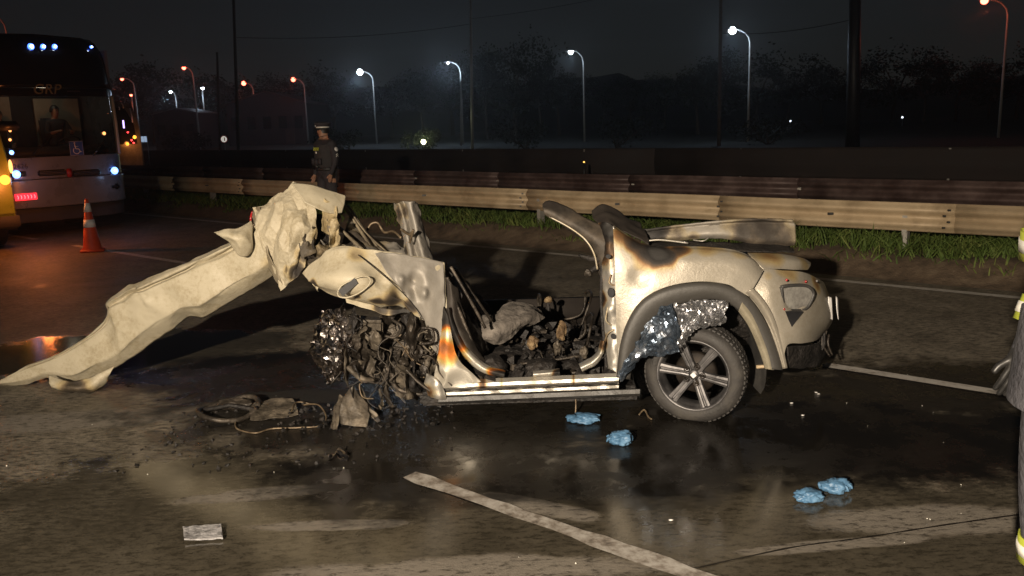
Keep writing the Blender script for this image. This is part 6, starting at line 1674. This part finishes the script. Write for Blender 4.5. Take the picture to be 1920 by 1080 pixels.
for a_, b2 in (((-.5, -.5), (.5, -.5)), ((.5, -.5), (.5, .5)), ((.5, .5), (-.5, .5)), ((-.5, .5), (-.5, -.5))):
    mb.tube([(x + a_[0] * w * .94, yy + 0.006, z + a_[1] * (w + .02) * .94), (x + b2[0] * w * .94, yy + 0.006, z + b2[1] * (w + .02) * .94)], 0.006, 5)
mb.build('sign_border', M['bus_panel'], ac, True, True)
# lettering
x, z = BL(88, 176)
text_mesh('lettering', 'GRP', 0.27, M['gold_letter'], bus, Matrix.Translation((x, fy(x, z) - 0.045, z)) @ RX, 0.25, 0.006, 1.05)
x, z = BL(139, 171); mb = MB(); mb.box((x, fy(x, z) - 0.03, z), (0.24, 0.01, 0.014)); mb.build('lettering_stroke', M['bus_dark'], bus, False, True)
x, z = BL(40, 316.5)
text_mesh('fleet_number', '2626', 0.13, M['bus_dark'], bus, Matrix.Translation((x, fy(x, z) - 0.035, z)) @ RX, 0.0, 0.004)
# wiper and mirrors
mb = MB(); p0 = BL(60, 292); p1 = BL(95, 258); mb.tube([(p0[0], fy(p0[0], p0[1]) - .03, p0[1]), (p1[0], fy(p1[0], p1[1]) - .03, p1[1])], 0.012, 5); mb.build('wiper', M['bus_black'], bus, True, True)
mb = MB(); p0 = BL(175, 292); p1 = BL(198, 262); mb.tube([(p0[0], fy(p0[0], p0[1]) - .03, p0[1]), (p1[0], fy(p1[0], p1[1]) - .03, p1[1])], 0.012, 5); mb.build('wiper', M['bus_black'], bus, True, True)
# people in the cab
def at_bus(x, y, z): return BUSO + NOR * x + DIR * y + Vector((0, 0, z))
seat_pose = {}
for n_, s_ in (('r', -1), ('l', 1)):
    seat_pose.update({'kn' + n_: ((s_ * .13, -.42, .90), .075), 'an' + n_: ((s_ * .13, -.47, .5), .05), 'to' + n_: ((s_ * .14, -.6, .46), .042),
                      'el' + n_: ((s_ * .25, -.12, 1.16), .05), 'wr' + n_: ((s_ * .17, -.33, 1.2), .034), 'pa' + n_: ((s_ * .14, -.39, 1.22), .036)})
cx = BL(150, 240)[0]
dr, b0, J, hb, Rh = person('driver sitting at the wheel of the coach', at_bus(cx, 1.12, zw0 + 0.09 - 0.83), PHI, 1.0, seat_pose, [M['skin'], M['bus_dark'], M['boot']], 0.3)
face_bits(dr, hb, Rh); hair(dr, hb, Rh)
cx = BL(40, 240)[0]
seat2 = dict(seat_pose)
for n_, s_ in (('r', -1), ('l', 1)): seat2.update({'wr' + n_: ((s_ * .12, -.28, 1.0), .034), 'pa' + n_: ((s_ * .1, -.34, .99), .036)})
ps, b0, J, hb, Rh = person('passenger sitting in the coach on the side nearer the lime vehicle', at_bus(cx, 1.12, zw0 + 0.05 - 0.83), PHI, 0.98, seat2, [M['skin'], M['uniform'], M['boot']], -0.2)
face_bits(ps, hb, Rh); hair(ps, hb, Rh)
# unseen fill light added to make the cab interior visible
ld = bpy.data.lights.new('cab_fill_light', 'POINT'); ld.energy, ld.color, ld.shadow_soft_size = 2.0, (1.0, 0.85, 0.6), 0.1
lo = bpy.data.objects.new('cab_fill_light', ld); COL.objects.link(lo); lo.parent = bus; lo.location = (0.1, 0.9, zw1 + 0.1)

# --- lime vehicle at the left edge
VO = RD(5.85 - 1.15, al_on(5.85, 24, 1.3))
van = thing('rescue_van', 'lime green vehicle with an amber lamp, cut off by the left edge', 'van', VO, PHI)
def VL(px, py): return plane_xy(px, py, VO)
vh = VL(0, 163)[1]; vx = 1.15; vt = 0.95
prof = [(-vx, 0.38), (-vx, 1.5), (-vx * .93, 2.05), (-vt, vh), (-vt * .7, vh + .12), (vt * .7, vh + .12), (vt, vh), (vx * .93, 2.05), (vx, 1.5), (vx, 0.38)]
V = []
ys = [0.0, 0.1, 1.0, 5.4, 5.5]; sc_ = [0.96, 1, 1, 1, 0.97]
for y, s_ in zip(ys, sc_):
    V += [Vector((x * s_, y, 0.38 + (z - 0.38) * (s_ if z > 1 else 1))) for x, z in prof]
n = len(prof)
F = [(j * n + i, j * n + (i + 1) % n, (j + 1) * n + (i + 1) % n, (j + 1) * n + i) for j in range(len(ys) - 1) for i in range(n)] + [tuple(range(n - 1, -1, -1)), tuple((len(ys) - 1) * n + i for i in range(n))]
obj('body', V, F, M['lime'], van, False, True)
mb = MB(); wsc = [(-vx * .84, 1.5), (vx * .84, 1.5), (vx * .8, 2.0), (vt * .86, vh - .1), (-vt * .86, vh - .1), (-vx * .8, 2.0)]
mb.prism([Vector((x, -0.012, z)) for x, z in wsc], (0, 0.02, 0)); mb.build('windscreen', M['bus_black'], van, False, True)
x, z = VL(16, 236); mb = MB(); mb.box((x - 0.05, -0.12, z), (0.34, 0.14, 0.16), None, 0, 0.04); mb.build('mirror', M['black'], van, True, True)
mb = MB(); mb.prism([Vector((x_, -0.02, z_)) for x_, z_ in ((-vx * .7, 0.75), (vx * .62, 0.75), (vx * .62, 1.3), (-vx * .7, 1.3))], (0, 0.03, 0)); mb.build('front_grille', M['bus_dark'], van, False, True)
x, z = VL(22, 312); mb = MB(); mb.lathe([(0.05, 0), (0.05, 0.02), (0.03, 0.03), (0.0001, 0.03)], 14, Matrix.Translation((x - .03, -0.02, z)) @ RX @ Matrix.Diagonal((0.6, 2.4, 1, 1))); mb.build('side_lamp', M['amber_dim'], van, True, True)
x, z = VL(13, 337); mb = MB(); mb.lathe([(0.09, 0), (0.07, 0.04), (0.0001, 0.06)], 14, Matrix.Translation((x - .04, -0.02, z)) @ RX); mb.build('amber_lamp', M['amber'], van, True, True)
ld = bpy.data.lights.new('amber_light', 'POINT'); ld.energy, ld.color, ld.shadow_soft_size = 55, (1.0, 0.25, 0.05), 0.08
lo = bpy.data.objects.new('amber_light', ld); COL.objects.link(lo); lo.parent = van; lo.location = (x + .05, -0.75, z - 0.1)
for py in (245, 262):
    x, z = VL(18, py); mb = MB(); mb.lathe([(0.025, 0), (0.0001, 0.03)], 8, Matrix.Translation((x, -0.02, z)) @ RX); mb.build('marker', M['amber_dim'], van, True, True)
x, z = VL(21, 286); mb = MB(); mb.lathe([(0.04, 0), (0.0001, 0.04)], 10, Matrix.Translation((x, -0.02, z)) @ RX); mb.build('blue_lamp', M['head_blue'], van, True, True)
mb = MB(); mb.box((0, 0.05, 0.5), (2 * vx + 0.04, 0.2, 0.3), None, 0, 0.05); mb.build('bumper', M['bus_dark'], van, True, True)
for s_ in (-1, 1):
    for yy in (0.9, 4.2):
        mb = MB(); mb.lathe([(0.0001, 0.0), (0.2, 0.0), (0.36, 0.01), (0.38, -0.02), (0.38, -0.24), (0.0001, -0.24)], 24, Matrix.Translation((s_ * (vx - 0.02), yy, 0.38)) @ Matrix.Rotation(math.radians(90) * s_, 4, 'Y')); mb.build('wheel', M['rubber'], van, True, True)

# --- second vehicle half hidden behind the coach, lights flashing
WO = G(205, 352)
amb = thing('coach', 'white coach half hidden behind the bus with amber and red lights', 'bus', WO, PHI)
def WL(px, py): return plane_xy(px, py, WO)
ax, az = WL(266, 250)[0], WL(250, 190)[1]
V = []
prof = [(-ax, 0.4), (-ax, az * .7), (-ax * .86, az * .95), (-ax * .5, az), (ax * .5, az), (ax * .86, az * .95), (ax, az * .7), (ax, 0.4)]
for y, s_ in ((0, .95), (0.2, 1), (9, 1)): V += [Vector((x * s_, y, z)) for x, z in prof]
n = len(prof)
obj('body', V, [(j * n + i, j * n + (i + 1) % n, (j + 1) * n + (i + 1) % n, (j + 1) * n + i) for j in range(2) for i in range(n)] + [tuple(range(n - 1, -1, -1)), tuple(2 * n + i for i in range(n))], M['bus_white'], amb, False, True)
mb = MB(); mb.prism([Vector((x, -0.015, z)) for x, z in ((-ax * .85, az * .5), (ax * .85, az * .5), (ax * .8, az * .75), (ax * .6, az * .93), (-ax * .6, az * .93), (-ax * .8, az * .75))], (0, 0.02, 0)); mb.build('windscreen', M['bus_black'], amb, False, True)
for px, py, m_, r_ in ((252, 257, 'amber', .07), (238, 270, 'amber', .06), (246, 263, 'red_lamp', .03), (250, 268, 'red_lamp', .03), (239, 248, 'red_lamp', .03)):
    x, z = WL(px, py); mb = MB(); mb.lathe([(r_, 0), (r_ * .8, .04), (0.0001, .05)], 12, Matrix.Translation((x, -0.02, z)) @ RX); mb.build('lamp', M[m_], amb, True, True)
x, z = WL(231, 233); mb = MB(); mb.box((x, -0.03, z), (0.06, 0.03, 0.3), None, 0, 0.01); mb.build('strip_lamp', M['violet'], amb, False, True)
for pts_ in (((227, 193), (231, 203)), ((222, 200), (223, 206)), ((243, 203), (248, 230))):
    q = [WL(*p_) for p_ in pts_]
    mb = MB(); mb.tube([(q[0][0], -0.03, q[0][1]), ((q[0][0] + q[1][0]) / 2 + .02, -0.03, (q[0][1] + q[1][1]) / 2), (q[1][0], -0.03, q[1][1])], 0.02, 6); mb.build('windscreen_trim', M['white'], amb, True, True)
for s_ in (-1, 1):
    mb = MB(); mb.lathe([(0.0001, 0.0), (0.3, 0.0), (0.48, 0.01), (0.5, -0.02), (0.5, -0.24), (0.0001, -0.24)], 24, Matrix.Translation((s_ * (ax - 0.02), 1.8, 0.5)) @ Matrix.Rotation(math.radians(90) * s_, 4, 'Y')); mb.build('wheel', M['rubber'], amb, True, True)
ld = bpy.data.lights.new('amber_light', 'POINT'); ld.energy, ld.color, ld.shadow_soft_size = 10, (1.0, 0.3, 0.06), 0.08
lo = bpy.data.objects.new('amber_light', ld); COL.objects.link(lo); lo.parent = amb; lo.location = (ax * .7, -0.4, 1.6)
# ================================================================== cone, debris, small things
co = G(174, 471)
cone = thing('traffic_cone', 'orange traffic cone with two white bands standing near the bus', 'traffic cone', co)
hc = 0.90
mb = MB(); mb.box((0, 0, 0.02), (0.38, 0.38, 0.035), Matrix.Rotation(0.4, 3, 'Z'), 0, 0.01); mb.build('base', M['orange'], cone, True, True)
def cr_(z): return 0.155 - 0.128 * (z / hc)
mb = MB(); mb.lathe([(cr_(0.0) + .01, 0.037), (cr_(0.06), 0.06), (cr_(0.86), 0.86), (cr_(0.9) * .8, 0.9), (0.0001, 0.905)], 28); mb.build('body', M['orange'], cone, True, True)
for z0, z1 in ((0.42, 0.55), (0.68, 0.83)):
    mb = MB(); mb.lathe([(cr_(z0) + .001, z0), (cr_(z0) + .005, z0), (cr_(z1) + .005, z1), (cr_(z1) + .001, z1)], 28); mb.build('reflective_band', M['white'], cone, True, True)

def crumple_glove(label, px, py, w, h, seed, cuff):
    c = G(px, py)
    root = thing('glove', label, 'glove', c)
    r = random.Random(seed)
    bm = bmesh.new(); bmesh.ops.create_icosphere(bm, subdivisions=4, radius=1.0)
    off_ = Vector((seed * 3.1, 0, seed))
    vs = []
    for v in bm.verts:
        d = v.co.normalized()
        k = 1 + 0.35 * noise.noise(d * 1.8 + off_) + 0.22 * (1 - 2 * abs(noise.noise(d * 4.5 + off_))) + 0.08 * noise.noise(d * 11 + off_)
        z = d.z * h * 0.5 * k + h * 0.42
        vs.append(Vector((d.x * w * .42 * k, d.y * w * .3 * k, max(0.003, z))))
    bm.verts.index_update(); fs = [tuple(v.index for v in f.verts) for f in bm.faces]; bm.free()
    obj('palm', vs, fs, M['glove'], root, True, True)
    for k in range(4):
        a = math.radians(-50 + 30 * k + r.uniform(-12, 12)) + (math.pi if seed % 2 else 0)
        b0 = Vector((math.cos(a) * w * .25, math.sin(a) * w * .18, h * .35)); d = Vector((math.cos(a), math.sin(a) * .7, 0))
        mb = MB(); mb.tube(spline([b0, b0 + d * w * .18 + Vector((0, 0, h * .25)), b0 + d * w * .3 + Vector((0, 0, r.uniform(-.1, .3) * h))], 8), [.013, .014, .014, .014, .013, .013, .012, .010, .006], 7, 0, True, 0.55)
        mb.build('finger', M['glove'], root, True, True)
    if cuff:
        a = math.pi if not seed % 2 else 0
        T = Matrix.Translation((math.cos(a) * w * .36, 0, h * .45)) @ Matrix.Rotation(math.radians(90), 4, 'Y')
        mb = MB(); mb.lathe([(0.028, -.03), (0.033, .0), (0.036, .03), (0.033, .03), (0.03, 0), (0.025, -.03)], 18, T @ Matrix.Diagonal((0.7, 1.2, 1, 1)), 0, True)
        for v in mb.v: v += Vector((0, 0, 0.004)) * noise.noise(v * 60)
        mb.build('cuff', M['glove'], root, True, True)
    return root
crumple_glove('pale blue rubber glove lying below the sill, farthest from the camera', 1094, 790, 0.22, 0.055, 2, True)
crumple_glove('small crumpled blue glove lying left of the wheel, second from the sill', 1163, 833, 0.16, 0.085, 3, False)
crumple_glove('blue glove with an open cuff, farthest right on the road', 1567, 922, 0.15, 0.075, 4, True)
crumple_glove('flattened blue glove, left of the pair lying on the right of the road', 1518, 938, 0.15, 0.06, 5, False)

# fragments at the crushed end, lying on the road
def ground_plate(label, pts_px, hts, seed, name='metal_fragment', material=None, amp=0.012):
    rows = []
    for row, hr in zip(pts_px, hts):
        rows.append([G(x, y) + Vector((0, 0, 0.006)) + Vector((0, 0, h)) for (x, y), h in zip(row, hr)])
    o = sheet(name, rows, material or M['engine2'], None, 20, 16, 0.003, [(amp * 0.3, 16, 1)], None, (), 0, seed, False, 0.012, True, False, 'uv', (4, 3, amp * 0.8))
    zmin = min((o.matrix_basis @ v.co).z for v in o.data.vertices)
    if zmin < 0.002: o.location.z += 0.002 - zmin
    return tag(o, label, 'debris')
ground_plate('folded olive metal plate standing on the road below the crushed end', [[(636, 800), (655, 800), (690, 802)], [(640, 792), (662, 790), (694, 794)], [(652, 784), (668, 784), (690, 786)]], [[0.02, 0.0, 0.0], [0.12, 0.13, 0.05], [0.17, 0.22, 0.10]], 51)
ground_plate('narrow bent strip leaning against the folded metal plate', [[(680, 770), (696, 786), (714, 790)], [(674, 772), (690, 790), (708, 794)]], [[0.16, 0.07, 0.01], [0.15, 0.06, 0.0]], 52)
ground_plate('curved dark splinter left of the folded metal plate', [[(622, 806), (628, 790), (640, 775)], [(632, 808), (640, 792), (650, 778)]], [[0.0, 0.08, 0.12], [0.0, 0.07, 0.11]], 53)
ground_plate('thin upright splinter right of the folded metal plate', [[(708, 772), (714, 764), (712, 756)], [(716, 772), (720, 764), (718, 756)]], [[0.0, 0.04, 0.1], [0.0, 0.05, 0.1]], 54)
ground_plate('flat shiny metal scrap on the sooty road below the fragments', [[(615, 868), (630, 866), (650, 870)], [(620, 858), (636, 856), (656, 862)]], [[0.0, 0.03, 0.0], [0.01, 0.04, 0.01]], 55, 'metal_fragment', M['foil_dark'], 0.02)
ground_plate('buckled tray of scorched metal left of the fragments', [[(470, 790), (520, 788), (560, 780)], [(468, 772), (515, 768), (556, 766)], [(480, 760), (520, 758), (550, 758)]], [[0.0, 0.01, 0.0], [0.03, 0.04, 0.02], [0.02, 0.05, 0.03]], 56)
# torn ring (hoop of trim) and wires
def ring_thing():
    c = G(430, 775)
    root = thing('trim_ring', 'charred oval hoop lying left of the crushed end', 'debris', c)
    pts = [Vector((math.cos(a) * 0.2, math.sin(a) * 0.24, 0.035 + 0.02 * math.sin(a * 2))) for a in [i * 2 * math.pi / 40 for i in range(41)]]
    mb = MB(); mb.tube(pts, 0.018, 7); mb.build('hoop', M['engine'], root, True, True)
    mb = MB(); mb.tube([(-0.18, 0.0, 0.03), (0, 0.03, 0.05), (0.18, -0.02, 0.03)], 0.016, 6); mb.build('spoke', M['char'], root, True, True)
    lump('charred_core', c + Vector((0.0, 0.12, 0.03)), (0.12, 0.07, 0.035), M['engine'], root, 61, 0.4)
ring_thing()
def wire_thing(label, px):
    pts = spline([G(x, y) + Vector((0, 0, 0.008 + h)) for x, y, h in px], 60)
    mb = MB(); mb.tube(pts, 0.006, 6)
    tag(mb.build('wire', M['wire'], None, True), label, 'wire')
wire_thing('thin wire curving along the road below the charred hoop', [(442, 792, 0), (445, 806, 0), (478, 814, 0), (510, 806, 0), (560, 804, 0), (602, 800, 0), (612, 788, 0.02), (598, 774, 0.05), (570, 766, 0.02)])
wire_thing('straight wire lying between the hoop and the fragments', [(480, 782, 0), (520, 780, 0), (545, 778, 0.01), (556, 764, 0.03), (585, 762, 0.01)])
wire_thing('thin red brown wire hanging from the sill to the road', [(1079, 778, 0.0), (1080, 776, 0.06), (1079, 772, 0.14), (1077, 768, 0.24)])
wire_thing('short twisted wire beside the wheel', [(1198, 780, 0), (1208, 776, 0.02), (1216, 784, 0), (1222, 788, 0)])
# white rectangle on the road
m_pl = mat('scuffed_white_tape', [(0.1, 0.095, 0.095), (0.27, 0.265, 0.27), (0.4, 0.39, 0.4)], 0.5, 0, 22, 0.4, 60)
c4 = [(343, 993), (415, 989), (418, 1014), (346, 1018)]
V = [G(x, y) + Vector((0, 0, 0.006)) for x, y in c4]
rows = [[V[0].lerp(V[1], t) for t in (0, .5, 1)], [V[0].lerp(V[3], .5).lerp(V[1].lerp(V[2], .5), t) for t in (0, .5, 1)], [V[3].lerp(V[2], t) for t in (0, .5, 1)]]
o = sheet('pavement_tile', rows, m_pl, None, 20, 10, 0.008, [(0.003, 24, 1)], None, (), 0, 63, False, 0.004, True)
o.location.z += 0.006
tag(o, 'small whitish rectangle lying flat on the road at the lower left', 'tile')
# wreckage crumbs spread over the road
def rz_(x, y, r): return 0.004
heap('road_debris', 200, 71, (-2.4, -0.4, 4.7, 5.9), M['char'], 0.004, 0.014, None, rz_)
tag(bpy.data.objects['road_debris'], 'dark crumbs of wreckage strewn on the road below the crushed end', 'debris')
heap('pale_crumbs', 28, 72, (-3.6, 3.2, 3.0, 6.2), M['retro'], 0.0012, 0.0035, None, rz_)
tag(bpy.data.objects['pale_crumbs'], 'tiny pale glass crumbs scattered across the road', 'glass')
heap('road_debris', 110, 73, (-1.6, -0.5, 5.3, 5.85), M['char'], 0.006, 0.02, None, lambda x, y, r: 0.006 + r.random() * 0.03)
for o in list(bpy.data.objects):
    if o.name == 'road_debris.001': tag(o, 'larger scorched scraps heaped under the crushed end', 'debris')
for k, (x, y) in enumerate(((1535, 740), (1484, 757), (1530, 737), (1505, 780), (1258, 977))):
    lump('paint_chip', G(x, y) + Vector((0, 0, 0.006)), (0.012, 0.008, 0.004), M['white'], None, 80 + k, 0.4, 1)
LB = ['pale chip on the dark road, farthest from the camera', 'pale chip just right of the tyre', 'pale chip beside the farthest one', 'pale chip lying alone right of the tyre', 'pale chip in the foreground left of the gloves']
k = 0
for o in bpy.data.objects:
    if o.name.split('.')[0] == 'paint_chip': tag(o, LB[k], 'chip'); k += 1
# ------------------------------------------------------------------ thin night haze round the lamps
hm = bpy.data.materials.new('night_haze'); hm.use_nodes = True
hn, hl = hm.node_tree.nodes, hm.node_tree.links
hn.remove(hn['Principled BSDF'])
pv_ = hn.new('ShaderNodeVolumePrincipled')
pv_.inputs['Color'].default_value = (0.92, 0.95, 1.0, 1)
pv_.inputs['Density'].default_value = 0.0010
pv_.inputs['Anisotropy'].default_value = 0.78
hl.new(pv_.outputs[0], hn['Material Output'].inputs['Volume'])
mb = MB(); mb.box((0, 150, 14.4), (760, 380, 31))
tag(mb.build('haze', hm, None), 'thin night haze glowing round the street lamps', 'haze', None, 'stuff')
SC.cycles.volume_bounces = 0
